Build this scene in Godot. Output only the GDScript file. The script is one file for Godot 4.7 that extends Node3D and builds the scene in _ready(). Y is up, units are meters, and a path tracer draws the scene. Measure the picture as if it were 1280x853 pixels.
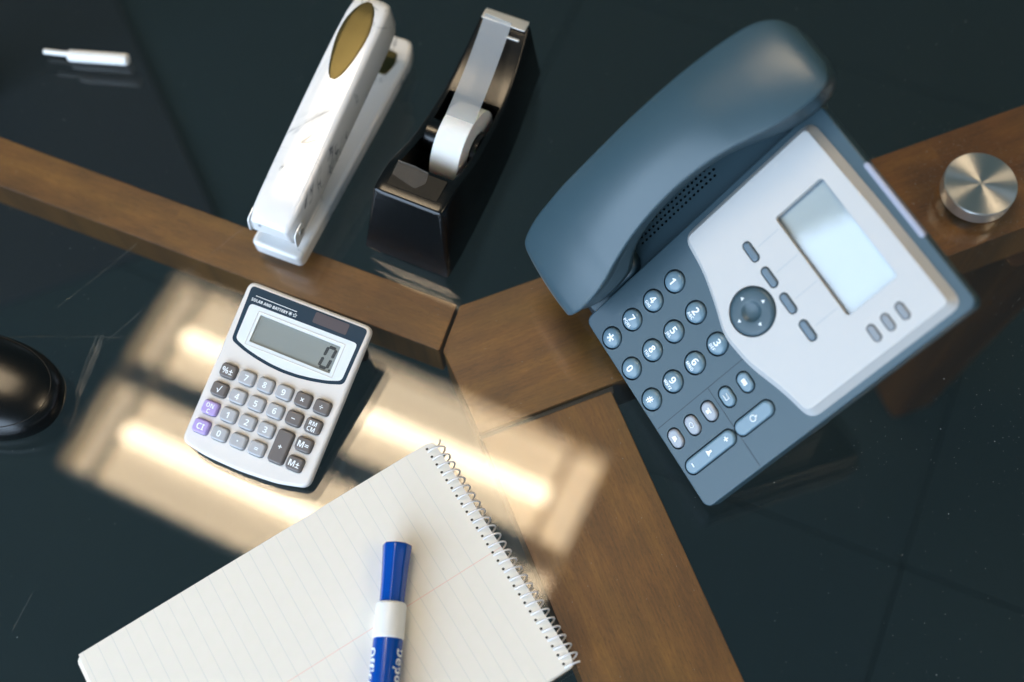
extends Node3D
# Office things on a glass coffee table. World: y up, glass surface at y = 0, x to the right, z towards the photographer.

const FLOOR_Y := -0.40
const CEILING_Y := 2.10
var rng := RandomNumberGenerator.new()
var M := {}
var font: SystemFont

# ------------------------------------------------------------------ mesh helper
class Sh:
	var v := PackedVector3Array()
	var n := PackedVector3Array()
	var t := PackedVector2Array()

	func tri(a: Vector3, b: Vector3, c: Vector3, na: Vector3, nb: Vector3, nc: Vector3, ta := Vector2.ZERO, tb := Vector2.ZERO, tc := Vector2.ZERO) -> void:
		if (b - a).cross(c - a).dot(na + nb + nc) > 0.0:
			v.append_array([a, c, b]); n.append_array([na, nc, nb]); t.append_array([ta, tc, tb])
		else:
			v.append_array([a, b, c]); n.append_array([na, nb, nc]); t.append_array([ta, tb, tc])

	func quad(a: Vector3, b: Vector3, c: Vector3, d: Vector3, na: Vector3, nb: Vector3, nc: Vector3, nd: Vector3) -> void:
		tri(a, b, c, na, nb, nc, Vector2(a.x, a.z), Vector2(b.x, b.z), Vector2(c.x, c.z))
		tri(a, c, d, na, nc, nd, Vector2(a.x, a.z), Vector2(c.x, c.z), Vector2(d.x, d.z))

	func flat_quad(a: Vector3, b: Vector3, c: Vector3, d: Vector3, out: Vector3) -> void:
		var k := (b - a).cross(c - a).normalized()
		if k.length() < 0.5:
			k = (c - a).cross(d - a).normalized()
		if k.dot(out) < 0.0:
			k = -k
		quad(a, b, c, d, k, k, k, k)

	# rows of points; smooth normals; out_from = a point or an array of points (one per row) that the surface turns away from
	func grid(rows: Array, closed: bool, from: Array, gap := Rect2i()) -> void:
		var nr := rows.size()
		var nc: int = rows[0].size()
		var nn := []
		for i in nr:
			var line := PackedVector3Array()
			for j in nc:
				var p: Vector3 = rows[i][j]
				var jl := j - 1
				var jr := j + 1
				if closed:
					jl = (j - 1 + nc) % nc
					jr = (j + 1) % nc
				else:
					jl = maxi(jl, 0)
					jr = mini(jr, nc - 1)
				var dj: Vector3 = (rows[i][jr] - p).normalized() + (p - rows[i][jl]).normalized()
				var di: Vector3 = rows[mini(i + 1, nr - 1)][j] - rows[maxi(i - 1, 0)][j]
				var k := dj.cross(di).normalized()
				if k.dot(p - from[i]) < 0.0:
					k = -k
				line.append(k)
			nn.append(line)
		for i in nr - 1:
			for j in (nc if closed else nc - 1):
				if gap.has_point(Vector2i(i, j)):
					continue
				var j2 := (j + 1) % nc
				quad(rows[i][j], rows[i][j2], rows[i + 1][j2], rows[i + 1][j], nn[i][j], nn[i][j2], nn[i + 1][j2], nn[i + 1][j])

	func fan(ring: Array, out: Vector3) -> void:
		var c := Vector3.ZERO
		for p in ring:
			c += p
		c /= ring.size()
		for j in ring.size():
			tri(c, ring[j], ring[(j + 1) % ring.size()], out, out, out, Vector2(c.x, c.z), Vector2(ring[j].x, ring[j].z), Vector2(ring[(j + 1) % ring.size()].x, ring[(j + 1) % ring.size()].z))

	func cap(outline: PackedVector2Array, y: float, out: Vector3, holes := []) -> void:
		var pts := PackedVector2Array()
		for p in outline:
			pts.append(p * 1000.0)
		var idx: PackedInt32Array
		if holes.is_empty():
			idx = Geometry2D.triangulate_polygon(pts)
			if idx.is_empty():
				var mid := Vector2.ZERO
				for p in pts:
					mid += p / pts.size()
				var m := pts.size()
				pts.append(mid)
				for i in m:
					idx.append_array([i, (i + 1) % m, m])
		else:
			var r := RandomNumberGenerator.new()
			r.seed = 5
			var big := []
			for h in holes:
				var hp := PackedVector2Array()
				for p in h:
					hp.append(p * 1000.0)
				big.append(hp)
				pts.append_array(hp)
			# extra inner points keep the triangles well shaped
			var ol := PackedVector2Array()
			var lo := Vector2(1e9, 1e9)
			var hi := -lo
			for p in outline:
				ol.append(p * 1000.0)
				lo = lo.min(p * 1000.0)
				hi = hi.max(p * 1000.0)
			var edge := pts.duplicate()
			var gx := lo.x + 2.1
			while gx < hi.x:
				var gy := lo.y + 2.1
				while gy < hi.y:
					var g := Vector2(gx, gy)
					var ok := Geometry2D.is_point_in_polygon(g, ol)
					if ok:
						for p in edge:
							if p.distance_squared_to(g) < 3.2:
								ok = false
								break
					if ok:
						for h in big:
							if Geometry2D.is_point_in_polygon(g, h):
								ok = false
								break
					if ok:
						pts.append(g)
					gy += 4.3
				gx += 4.3
			var jit := PackedVector2Array()
			for p in pts:
				jit.append(p + Vector2(r.randf_range(-1, 1), r.randf_range(-1, 1)) * 0.02)
			var all := Geometry2D.triangulate_delaunay(jit)
			for k in range(0, all.size(), 3):
				var c := (pts[all[k]] + pts[all[k + 1]] + pts[all[k + 2]]) / 3.0
				var keep := Geometry2D.is_point_in_polygon(c, ol)
				if keep:
					for h in big:
						if Geometry2D.is_point_in_polygon(c, h):
							keep = false
							break
				if keep:
					idx.append_array([all[k], all[k + 1], all[k + 2]])
		for k in range(0, idx.size(), 3):
			var a := pts[idx[k]] / 1000.0
			var b := pts[idx[k + 1]] / 1000.0
			var c := pts[idx[k + 2]] / 1000.0
			tri(Vector3(a.x, y, a.y), Vector3(b.x, y, b.y), Vector3(c.x, y, c.y), out, out, out, a, b, c)

	# extruded outline (x, z) from y0 to y1 with rounded upper and lower edges and optional holes of a depth
	func slab(outline: PackedVector2Array, y0: float, y1: float, bt: float, bb := 0.0, segs := 4, holes := [], depth := 0.0, floor_too := true, bottom := true) -> void:
		var m := outline.size()
		var area := 0.0
		for i in m:
			area += outline[i].cross(outline[(i + 1) % m])
		var nor := PackedVector2Array()
		for i in m:
			var e0 := (outline[i] - outline[(i - 1 + m) % m]).normalized()
			var e1 := (outline[(i + 1) % m] - outline[i]).normalized()
			var e := (e0 + e1).normalized()
			var k := Vector2(e.y, -e.x) * signf(area)
			nor.append(k)
		var rings := []
		if bb > 0.0:
			for s in segs + 1:
				var th := PI / 2.0 * (1.0 - float(s) / segs)
				rings.append([bb * (1.0 - cos(th)), y0 + bb - bb * sin(th), cos(th), -sin(th)])
		else:
			rings.append([0.0, y0, 1.0, 0.0])
		if bt > 0.0:
			for s in segs + 1:
				var th := PI / 2.0 * float(s) / segs
				rings.append([bt * (1.0 - cos(th)), y1 - bt + bt * sin(th), cos(th), sin(th)])
		else:
			rings.append([0.0, y1, 1.0, 0.0])
		for r in rings.size() - 1:
			var A = rings[r]
			var B = rings[r + 1]
			for i in m:
				var j := (i + 1) % m
				var p := [outline[i] - nor[i] * A[0], outline[j] - nor[j] * A[0], outline[j] - nor[j] * B[0], outline[i] - nor[i] * B[0]]
				var na := Vector3(nor[i].x * A[2], A[3], nor[i].y * A[2])
				var nb := Vector3(nor[j].x * A[2], A[3], nor[j].y * A[2])
				var ncc := Vector3(nor[j].x * B[2], B[3], nor[j].y * B[2])
				var nd := Vector3(nor[i].x * B[2], B[3], nor[i].y * B[2])
				quad(Vector3(p[0].x, A[1], p[0].y), Vector3(p[1].x, A[1], p[1].y), Vector3(p[2].x, B[1], p[2].y), Vector3(p[3].x, B[1], p[3].y), na, nb, ncc, nd)
		var top := PackedVector2Array()
		var bot := PackedVector2Array()
		for i in m:
			top.append(outline[i] - nor[i] * bt)
			bot.append(outline[i] - nor[i] * bb)
		cap(top, y1, Vector3.UP, holes)
		if bottom:
			cap(bot, y0, Vector3.DOWN)
		for h in holes:
			var c := Vector2.ZERO
			for p in h:
				c += p
			c /= h.size()
			for i in h.size():
				var j: int = (i + 1) % h.size()
				var k: Vector2 = (c - (h[i] + h[j]) / 2.0).normalized()
				flat_quad(Vector3(h[i].x, y1, h[i].y), Vector3(h[j].x, y1, h[j].y), Vector3(h[j].x, y1 - depth, h[j].y), Vector3(h[i].x, y1 - depth, h[i].y), Vector3(k.x, 0, k.y))
			if floor_too:
				cap(PackedVector2Array(h), y1 - depth, Vector3.UP)

	func tube(path: Array, r: float, sides := 8, caps := true) -> void:
		var rows := []
		var up := Vector3.UP
		for i in path.size():
			var d: Vector3 = (path[mini(i + 1, path.size() - 1)] - path[maxi(i - 1, 0)]).normalized()
			if absf(d.dot(up)) > 0.95:
				up = Vector3.RIGHT
			var s := d.cross(up).normalized()
			var w := s.cross(d).normalized()
			up = w
			var ring := []
			for k in sides:
				var a := TAU * k / sides
				ring.append(path[i] + (s * cos(a) + w * sin(a)) * r)
			rows.append(ring)
		grid(rows, true, path)
		if caps:
			fan(rows[0], (path[0] - path[1]).normalized())
			fan(rows[-1], (path[-1] - path[-2]).normalized())

	# profile of (radius, y) turned about the y axis
	func lathe(profile: Array, sides := 32, at := Vector3.ZERO) -> void:
		for i in profile.size() - 1:
			var a: Vector2 = profile[i]
			var b: Vector2 = profile[i + 1]
			var d := (b - a).normalized()
			var k := Vector2(d.y, -d.x)
			for s in sides:
				var u0 := TAU * s / sides
				var u1 := TAU * (s + 1) / sides
				var d0 := Vector3(cos(u0), 0, sin(u0))
				var d1 := Vector3(cos(u1), 0, sin(u1))
				var n0 := (d0 * k.x + Vector3.UP * k.y)
				var n1 := (d1 * k.x + Vector3.UP * k.y)
				var up := Vector3.UP
				if a.x > 1e-7 and b.x > 1e-7:
					quad(at + d0 * a.x + up * a.y, at + d1 * a.x + up * a.y, at + d1 * b.x + up * b.y, at + d0 * b.x + up * b.y, n0, n1, n1, n0)
				elif a.x > 1e-7:
					tri(at + d0 * a.x + up * a.y, at + d1 * a.x + up * a.y, at + up * b.y, n0, n1, n0, Vector2(d0.x, d0.z), Vector2(d1.x, d1.z))
				else:
					tri(at + up * a.y, at + d1 * b.x + up * b.y, at + d0 * b.x + up * b.y, n0, n1, n0)

	func box(c: Vector3, s: Vector3) -> void:
		var h := s / 2.0
		for ax in 3:
			for sg in [-1.0, 1.0]:
				var o := Vector3.ZERO
				o[ax] = sg
				var u := Vector3.ZERO
				u[(ax + 1) % 3] = h[(ax + 1) % 3]
				var w := Vector3.ZERO
				w[(ax + 2) % 3] = h[(ax + 2) % 3]
				var b := c + o * h[ax]
				quad(b - u - w, b + u - w, b + u + w, b - u + w, o, o, o, o)

	func mesh() -> ArrayMesh:
		var arr := []
		arr.resize(Mesh.ARRAY_MAX)
		arr[Mesh.ARRAY_VERTEX] = v
		arr[Mesh.ARRAY_NORMAL] = n
		arr[Mesh.ARRAY_TEX_UV] = t
		var am := ArrayMesh.new()
		am.add_surface_from_arrays(Mesh.PRIMITIVE_TRIANGLES, arr)
		return am

func obj(called: String, sh, m: Material, parent: Node, at := Vector3.ZERO) -> MeshInstance3D:
	var o := MeshInstance3D.new()
	o.name = called
	o.mesh = sh.mesh() if sh is Sh else sh
	o.material_override = m
	o.position = at
	parent.add_child(o, true)
	return o

func thing(called: String, label: String, category: String, xf: Transform3D, group := "") -> Node3D:
	var o := Node3D.new()
	o.name = called
	o.transform = xf
	o.set_meta("label", label)
	o.set_meta("category", category)
	if group:
		o.set_meta("group", group)
	add_child(o, true)
	return o

func tag(o: Node3D, label: String, category: String, kind := "") -> void:
	o.set_meta("label", label)
	o.set_meta("category", category)
	if kind:
		o.set_meta("kind", kind)

# outlines -------------------------------------------------------------
func rrect(x0: float, z0: float, x1: float, z1: float, r: float, k := 5) -> PackedVector2Array:
	var p := PackedVector2Array()
	for c in [[x1 - r, z0 + r, -PI / 2], [x1 - r, z1 - r, 0.0], [x0 + r, z1 - r, PI / 2], [x0 + r, z0 + r, PI]]:
		for i in k + 1:
			var a: float = c[2] + PI / 2 * i / k
			p.append(Vector2(c[0] + cos(a) * r, c[1] + sin(a) * r))
	return p

func circle(c: Vector2, r: float, k := 20) -> PackedVector2Array:
	var p := PackedVector2Array()
	for i in k:
		p.append(c + Vector2(cos(TAU * i / k), sin(TAU * i / k)) * r)
	return p

func rounded(poly: Array, r: float, k := 4) -> PackedVector2Array:
	var p := PackedVector2Array()
	var m := poly.size()
	for i in m:
		var a: Vector2 = poly[(i - 1 + m) % m]
		var b: Vector2 = poly[i]
		var c: Vector2 = poly[(i + 1) % m]
		var p0 := b + (a - b).normalized() * r
		var p1 := b + (c - b).normalized() * r
		for s in k + 1:
			var u := float(s) / k
			p.append(p0.lerp(b, u).lerp(b.lerp(p1, u), u))
	return p

func dense(poly: PackedVector2Array, step: float) -> PackedVector2Array:
	var p := PackedVector2Array()
	for i in poly.size():
		var a := poly[i]
		var b := poly[(i + 1) % poly.size()]
		var k := maxi(1, int(ceil(a.distance_to(b) / step)))
		for s in k:
			p.append(a.lerp(b, float(s) / k))
	return p

func text(called: String, what: String, h: float, m: Material, parent: Node, at: Vector3, bold := false, turn := 0.0) -> MeshInstance3D:
	var tm := TextMesh.new()
	tm.font = font
	tm.text = what
	tm.font_size = 64
	tm.pixel_size = 0.01
	tm.depth = 0.0
	tm.curve_step = 4.0
	var k := h / 0.46
	var o := MeshInstance3D.new()
	o.name = called
	o.mesh = tm
	o.material_override = m
	o.transform = Transform3D((Basis(Vector3.UP, turn) * Basis(Vector3.RIGHT, -PI / 2)).scaled(Vector3.ONE * k), at)
	parent.add_child(o, true)
	return o

# materials -------------------------------------------------------------
func mat(c: Color, rough := 0.5, metal := 0.0) -> StandardMaterial3D:
	var m := StandardMaterial3D.new()
	m.albedo_color = c
	m.roughness = rough
	m.metallic = metal
	return m

func grain(m: StandardMaterial3D, scale: float, depth_cm: float, freq := 0.05, sd := 3) -> StandardMaterial3D:
	var f := FastNoiseLite.new()
	f.seed = sd
	f.frequency = freq
	f.fractal_octaves = 3
	var im := f.get_seamless_image(256, 256)
	m.heightmap_enabled = true
	m.heightmap_texture = ImageTexture.create_from_image(im)
	m.heightmap_scale = depth_cm
	m.uv1_triplanar = true
	m.uv1_scale = Vector3.ONE * scale
	return m

func wood_image() -> Image:
	var f := FastNoiseLite.new()
	f.seed = 11
	f.frequency = 1.0
	f.fractal_octaves = 4
	var g := FastNoiseLite.new()
	g.seed = 12
	g.frequency = 1.0
	g.fractal_octaves = 3
	var im := Image.create(1024, 512, false, Image.FORMAT_RGB8)
	for y in 512:
		for x in 1024:
			var u := x / 1024.0
			var w := y / 512.0
			var band := f.get_noise_2d(u * 2.2, w * 9.0)
			var fine := g.get_noise_2d(u * 14.0, w * 130.0)
			var pore := g.get_noise_2d(u * 60.0 + 40.0, w * 420.0)
			var k := 1.0 + 0.16 * band + 0.12 * fine - 0.30 * maxf(0.0, pore - 0.12)
			var blot := f.get_noise_2d(u * 7.0 + 9.0, w * 5.0)
			k *= 1.0 + 0.14 * blot
			im.set_pixel(x, y, Color(clampf(0.475 * k, 0, 1), clampf(0.325 * k * (1.0 + 0.05 * band), 0, 1), clampf(0.145 * k, 0, 1)))
	return im

func marble_image() -> Image:
	var f := FastNoiseLite.new()
	f.seed = 27
	f.frequency = 1.0
	f.fractal_octaves = 4
	var im := Image.create(768, 768, false, Image.FORMAT_RGB8)
	for y in 768:
		for x in 768:
			var p := Vector3(cos(TAU * x / 768.0), sin(TAU * x / 768.0), 0) * 1.15
			var q := Vector2(cos(TAU * y / 768.0), sin(TAU * y / 768.0)) * 1.15
			var wob := f.get_noise_3d(p.x * 1.2 + 5.0, p.y * 1.2 + q.x, q.y * 1.2)
			var a := f.get_noise_3d(p.x + wob * 0.5, p.y + q.x * 0.9, q.y + wob * 0.6)
			var vein := maxf(0.0, 1.0 - absf(a) / 0.024)
			var soft := maxf(0.0, 1.0 - absf(a) / 0.12)
			var mask := clampf(f.get_noise_3d(p.x * 0.8 + 20.0, p.y * 0.8, q.x * 0.8 + q.y) * 3.2 - 0.05, 0.0, 1.0)
			var d := (vein * 0.50 + soft * 0.24) * mask
			im.set_pixel(x, y, Color(0.93 - d * 0.86, 0.925 - d * 0.84, 0.915 - d * 0.78))
	return im

func page_image() -> Image:
	# print of the ruled sheet: u runs 0..228.6 mm from the coil (x), v 0..152.4 mm (y)
	var f := FastNoiseLite.new()
	f.seed = 31
	f.frequency = 0.013
	var im := Image.create(1830, 1220, false, Image.FORMAT_RGB8)
	for y in 1220:
		for x in 1830:
			var k := 0.006 * f.get_noise_2d(x, y)
			im.set_pixel(x, y, Color(0.93 + k, 0.912 + k, 0.875 + k))
	var s := 8.0
	var u := 17.0
	while u < 228.0:
		for y in 1220:
			for w in 3:
				var fade := 0.5 + 0.5 * f.get_noise_2d(u * 90.0, y * 1.5)
				var c := Color(0.93, 0.912, 0.875).lerp(Color(0.60, 0.66, 0.70), (0.36 if w == 1 else 0.20) * (0.65 + 0.35 * fade))
				im.set_pixel(int(u * s) + w - 1, y, c)
		u += 8.7
	for x in 1830:
		for w in 3:
			im.set_pixel(x, int(76.2 * s) + w - 1, Color(0.93, 0.912, 0.875).lerp(Color(0.93, 0.56, 0.50), 0.5 if w == 1 else 0.3))
	return im

func make_materials() -> void:
	M.glass = mat(Color(0.04, 0.10, 0.11, 0.03), 0.0)
	M.glass.transparency = BaseMaterial3D.TRANSPARENCY_ALPHA
	M.wood = mat(Color.WHITE, 0.42)
	M.wood.albedo_texture = ImageTexture.create_from_image(wood_image())
	M.wood.uv1_scale = Vector3(2.6, 5.0, 1)
	M.wood_leg_shaded = M.wood.duplicate()
	M.wood_leg_shaded.albedo_color = Color(0.62, 0.56, 0.52)  # rail wood darkened: the shade on the legs is put into this tint
	M.carpet = grain(mat(Color(0.065, 0.148, 0.152), 0.95), 22.0, 0.25, 0.12, 8)
	M.sheet_dark = grain(mat(Color(0.012, 0.05, 0.07), 0.8), 22.0, 0.1, 0.12, 9)
	M.slate = grain(mat(Color(0.215, 0.30, 0.338), 0.40), 160.0, 0.0012, 0.10, 4)
	M.stand = mat(Color(0.10, 0.13, 0.15), 0.3)
	M.handset = grain(mat(Color(0.215, 0.30, 0.338), 0.33), 160.0, 0.001, 0.10, 6)
	M.silver = grain(mat(Color(0.73, 0.725, 0.715), 0.48, 0.0), 200.0, 0.0006, 0.1, 5)
	M.key = mat(Color(0.40, 0.50, 0.555), 0.26)
	M.key_pale = mat(Color(0.56, 0.58, 0.61), 0.16)
	M.key_soft = mat(Color(0.34, 0.41, 0.46), 0.3)
	M.line_key = mat(Color(0.50, 0.52, 0.54), 0.35)
	M.print_white = mat(Color(0.92, 0.94, 0.95), 0.5)
	M.print_dark = mat(Color(0.10, 0.16, 0.20), 0.5)
	M.segment = mat(Color(0.03, 0.08, 0.085), 0.5)
	M.print_grey = mat(Color(0.62, 0.65, 0.67), 0.5)
	M.black = mat(Color(0.03, 0.033, 0.036), 0.45)
	M.lcd = mat(Color(0.60, 0.64, 0.64), 0.35)
	M.pane = mat(Color(1, 1, 1, 0.02), 0.02)
	M.pane.transparency = BaseMaterial3D.TRANSPARENCY_ALPHA
	M.lens = mat(Color(0.60, 0.61, 0.67), 0.35)
	M.calc = mat(Color(0.87, 0.85, 0.83), 0.4)
	M.calc_panel = mat(Color(0.155, 0.225, 0.28), 0.25)
	M.calc_window = mat(Color(0.88, 0.90, 0.91), 0.22)
	M.calc_lcd = mat(Color(0.545, 0.575, 0.565), 0.4)
	M.calc_key = mat(Color(0.68, 0.68, 0.69), 0.42)
	M.calc_dark = mat(Color(0.42, 0.395, 0.385), 0.42)
	M.calc_purple = mat(Color(0.69, 0.61, 0.83), 0.42)
	M.solar = mat(Color(0.36, 0.33, 0.34), 0.2)
	M.marble = mat(Color.WHITE, 0.13)
	M.marble.albedo_texture = ImageTexture.create_from_image(marble_image())
	M.marble.uv1_triplanar = true
	M.marble.uv1_scale = Vector3(3.4, 3.4, 3.4)
	M.marble.clearcoat_enabled = true
	M.marble.clearcoat = 0.5
	M.marble.clearcoat_roughness = 0.06
	M.gold = grain(mat(Color(0.40, 0.37, 0.25), 0.40, 1.0), 60.0, 0.004, 0.04, 14)
	M.steel = mat(Color(0.86, 0.86, 0.85), 0.38, 0.9)
	M.gloss_black = grain(mat(Color(0.035, 0.042, 0.048), 0.24), 120.0, 0.0008, 0.06, 15)
	M.mouse = mat(Color(0.03, 0.03, 0.032), 0.27)
	M.tape = mat(Color(0.90, 0.90, 0.89), 0.45)
	M.tape.subsurf_scatter_enabled = true
	M.tape.subsurf_scatter_strength = 0.15
	M.strand = mat(Color(0.78, 0.82, 0.86, 0.46), 0.28)
	M.strand.transparency = BaseMaterial3D.TRANSPARENCY_ALPHA
	M.scrap = mat(Color(0.42, 0.40, 0.38, 0.40), 0.3)
	M.scrap.transparency = BaseMaterial3D.TRANSPARENCY_ALPHA
	M.paper = mat(Color(0.93, 0.912, 0.875), 0.85)
	M.page = mat(Color.WHITE, 0.85)
	M.page.albedo_texture = ImageTexture.create_from_image(page_image())
	M.page.texture_repeat = false
	M.card = mat(Color(0.60, 0.52, 0.42), 0.9)
	M.coil = mat(Color(0.90, 0.89, 0.90), 0.22)
	M.blue = mat(Color(0.0, 0.27, 0.62), 0.2)
	M.white_plastic = mat(Color(0.90, 0.90, 0.89), 0.3)
	M.brushed = mat(Color(0.90, 0.89, 0.87), 0.42, 1.0)
	M.brushed.anisotropy_enabled = true
	M.brushed.anisotropy = 0.9
	M.enamel = mat(Color(0.93, 0.90, 0.84), 0.6)
	M.tube = mat(Color(1, 1, 1), 0.5)
	M.tube.emission_enabled = true
	M.tube.emission = Color(1.0, 0.90, 0.755)
	M.tube.emission_energy_multiplier = 9.0
	M.diffuser = mat(Color(0.9, 0.88, 0.84), 0.6)
	M.diffuser.emission_enabled = true
	M.diffuser.emission = Color(1.0, 0.90, 0.755)
	M.diffuser.emission_energy_multiplier = 2.0
	M.daylight = mat(Color(0.8, 0.9, 1.0), 0.5)
	M.daylight.emission_enabled = true
	M.daylight.emission = Color(0.70, 0.87, 1.0)
	M.daylight.emission_energy_multiplier = 1.0
	M.dust = mat(Color(0.62, 0.64, 0.64), 0.9)
	M.scratch = mat(Color(0.62, 0.62, 0.60, 0.27), 0.6)
	M.scratch.transparency = BaseMaterial3D.TRANSPARENCY_ALPHA

# ------------------------------------------------------------------ start
func _ready() -> void:
	rng.seed = 77
	font = SystemFont.new()
	font.font_names = PackedStringArray(["Droid Sans"])
	font.font_weight = 700
	# camera
	var cam := Camera3D.new()
	cam.name = "camera"
	var tilt := deg_to_rad(23.5)
	var roll := deg_to_rad(-6.27)
	var fw := Vector3(0, -cos(tilt), -sin(tilt))
	var r := Vector3.RIGHT
	var up := r.cross(fw)
	var r2 := r * cos(roll) + up * sin(roll)
	var u2 := -r * sin(roll) + up * cos(roll)
	cam.transform = Transform3D(Basis(r2, u2, -fw), Vector3(0, 0.6775, 0))
	cam.fov = 31.75
	cam.near = 0.02
	cam.far = 60.0
	var at := CameraAttributesPhysical.new()
	at.frustum_focal_length = 42.2
	at.frustum_focus_distance = 0.70
	at.frustum_near = 0.02
	at.frustum_far = 60.0
	at.exposure_aperture = 2.8
	cam.attributes = at
	add_child(cam)
	cam.current = true
	# surroundings
	var we := WorldEnvironment.new()
	we.name = "environment"
	var e := Environment.new()
	e.background_mode = Environment.BG_COLOR
	e.background_color = Color(0.235, 0.31, 0.335)
	e.tonemap_mode = Environment.TONE_MAPPER_LINEAR
	e.tonemap_exposure = 1.36
	e.sdfgi_enabled = true
	e.ssao_enabled = true
	e.ssil_enabled = true
	we.environment = e
	add_child(we)
	make_materials()
	window_light()
	ceiling_light()
	floor_and_table()
	telephone()
	handset()
	calculator()
	stapler()
	dispenser()
	notebook()
	marker()
	mouse()
	pen_cap()
	dust()

# ------------------------------------------------------------------ light sources
func window_light() -> void:
	var c := Vector3(-1.54, 1.05, 1.32)
	var z := Vector3(0.84, 0, -0.54).normalized()
	var xf := Transform3D(Basis(Vector3.UP.cross(z).normalized(), Vector3.UP, z), c)
	var w := thing("window", "tall daylight window with white frame beside the table", "window", xf)
	var hw := 1.8
	var hh := 1.02
	for s in [-1.0, 1.0]:
		var a := Sh.new()
		a.box(Vector3(0, s * (hh + 0.03), 0), Vector3(2 * hw + 0.12, 0.06, 0.07))
		obj("frame", a, M.enamel, w)
		var b := Sh.new()
		b.box(Vector3(s * (hw + 0.03), 0, 0), Vector3(0.06, 2 * hh, 0.07))
		obj("frame", b, M.enamel, w)
	var p := Sh.new()
	p.box(Vector3(0, 0, -0.02), Vector3(2 * hw, 2 * hh, 0.01))
	obj("pane", p, M.daylight, w)
	var l := AreaLight3D.new()
	l.name = "window_daylight"
	l.area_size = Vector2(2 * hw, 2 * hh)
	l.light_color = Color(0.825, 0.90, 1.0)
	l.light_energy = 8.6
	l.area_normalize_energy = true
	l.area_range = 12.0
	l.area_attenuation = 2.0
	l.shadow_enabled = true
	l.transform = Transform3D(Basis(Vector3(-1, 0, 0), Vector3(0, 1, 0), Vector3(0, 0, -1)), Vector3(0, 0, 0.0))
	w.add_child(l)

func ceiling_light() -> void:
	# recessed fluorescent fitting whose mirror image lies in the glass
	var lx := Vector3(0.858, 0, 0.513)
	var lz := Vector3(-0.513, 0, 0.858)
	var c := Vector3(-0.852, CEILING_Y, -1.509) + lx * 0.613 + lz * 0.285
	one_ceiling_light(Transform3D(Basis(lx, Vector3.UP, lz), c), "two tube fluorescent ceiling light mirrored in the glass beneath the calculator")
	one_ceiling_light(Transform3D(Basis(lx, Vector3.UP, lz), c + lx * 2.75), "two tube fluorescent ceiling light above the steel disc side of the table")

func one_ceiling_light(xf: Transform3D, label: String) -> void:
	var t := thing("ceiling_light", label, "ceiling light", xf, "ceiling lights of the room")
	var w := 0.613
	var d := 0.285
	var tray := Sh.new()
	tray.box(Vector3(0, 0.075, 0), Vector3(2 * w, 0.006, 2 * d))
	for s in [-1.0, 1.0]:
		tray.box(Vector3(0, 0.036, s * (d + 0.003)), Vector3(2 * w, 0.072, 0.006))
		tray.box(Vector3(s * (w + 0.003), 0.036, 0), Vector3(0.006, 0.072, 2 * d + 0.012))
	obj("tray", tray, M.enamel, t)
	var spine := Sh.new()
	spine.box(Vector3(0, 0.05, 0), Vector3(2 * w - 0.02, 0.044, 0.07))
	obj("ballast_cover", spine, M.enamel, t)
	var df := Sh.new()
	df.box(Vector3(0, 0.0705, 0), Vector3(2 * w - 0.01, 0.002, 2 * d - 0.01))
	obj("diffuser", df, M.diffuser, t)
	var pl_ := AreaLight3D.new()
	pl_.name = "diffuser_light"
	pl_.area_size = Vector2(2 * w - 0.02, 2 * d - 0.02)
	pl_.light_color = Color(1.0, 0.90, 0.755)
	pl_.light_energy = 0.60
	pl_.area_normalize_energy = true
	pl_.area_range = 12.0
	pl_.area_attenuation = 2.0
	pl_.shadow_enabled = true
	pl_.transform = Transform3D(Basis(Vector3.RIGHT, Vector3(0, 0, -1), Vector3.UP), Vector3(0, 0.067, 0))
	t.add_child(pl_)
	for s in [-1.0, 1.0]:
		var h := Sh.new()
		h.box(Vector3(s * (w - 0.085), 0.022, 0), Vector3(0.012, 0.044, 2 * d - 0.01))
		obj("baffle", h, M.enamel, t)
		var tb := Sh.new()
		tb.tube([Vector3(-w + 0.093, 0.045, s * 0.142), Vector3(0, 0.045, s * 0.142), Vector3(w - 0.093, 0.045, s * 0.142)], 0.022, 16)
		obj("tube", tb, M.tube, t)
		var l := AreaLight3D.new()
		l.name = "tube_light"
		l.area_size = Vector2(2 * w - 0.19, 0.044)
		l.light_color = Color(1.0, 0.90, 0.755)
		l.light_energy = 0.14
		l.area_normalize_energy = true
		l.area_range = 12.0
		l.area_attenuation = 2.0
		l.shadow_enabled = true
		l.transform = Transform3D(Basis(Vector3.RIGHT, Vector3(0, 0, -1), Vector3.UP), Vector3(0, 0.021, s * 0.142))
		t.add_child(l, true)

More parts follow.
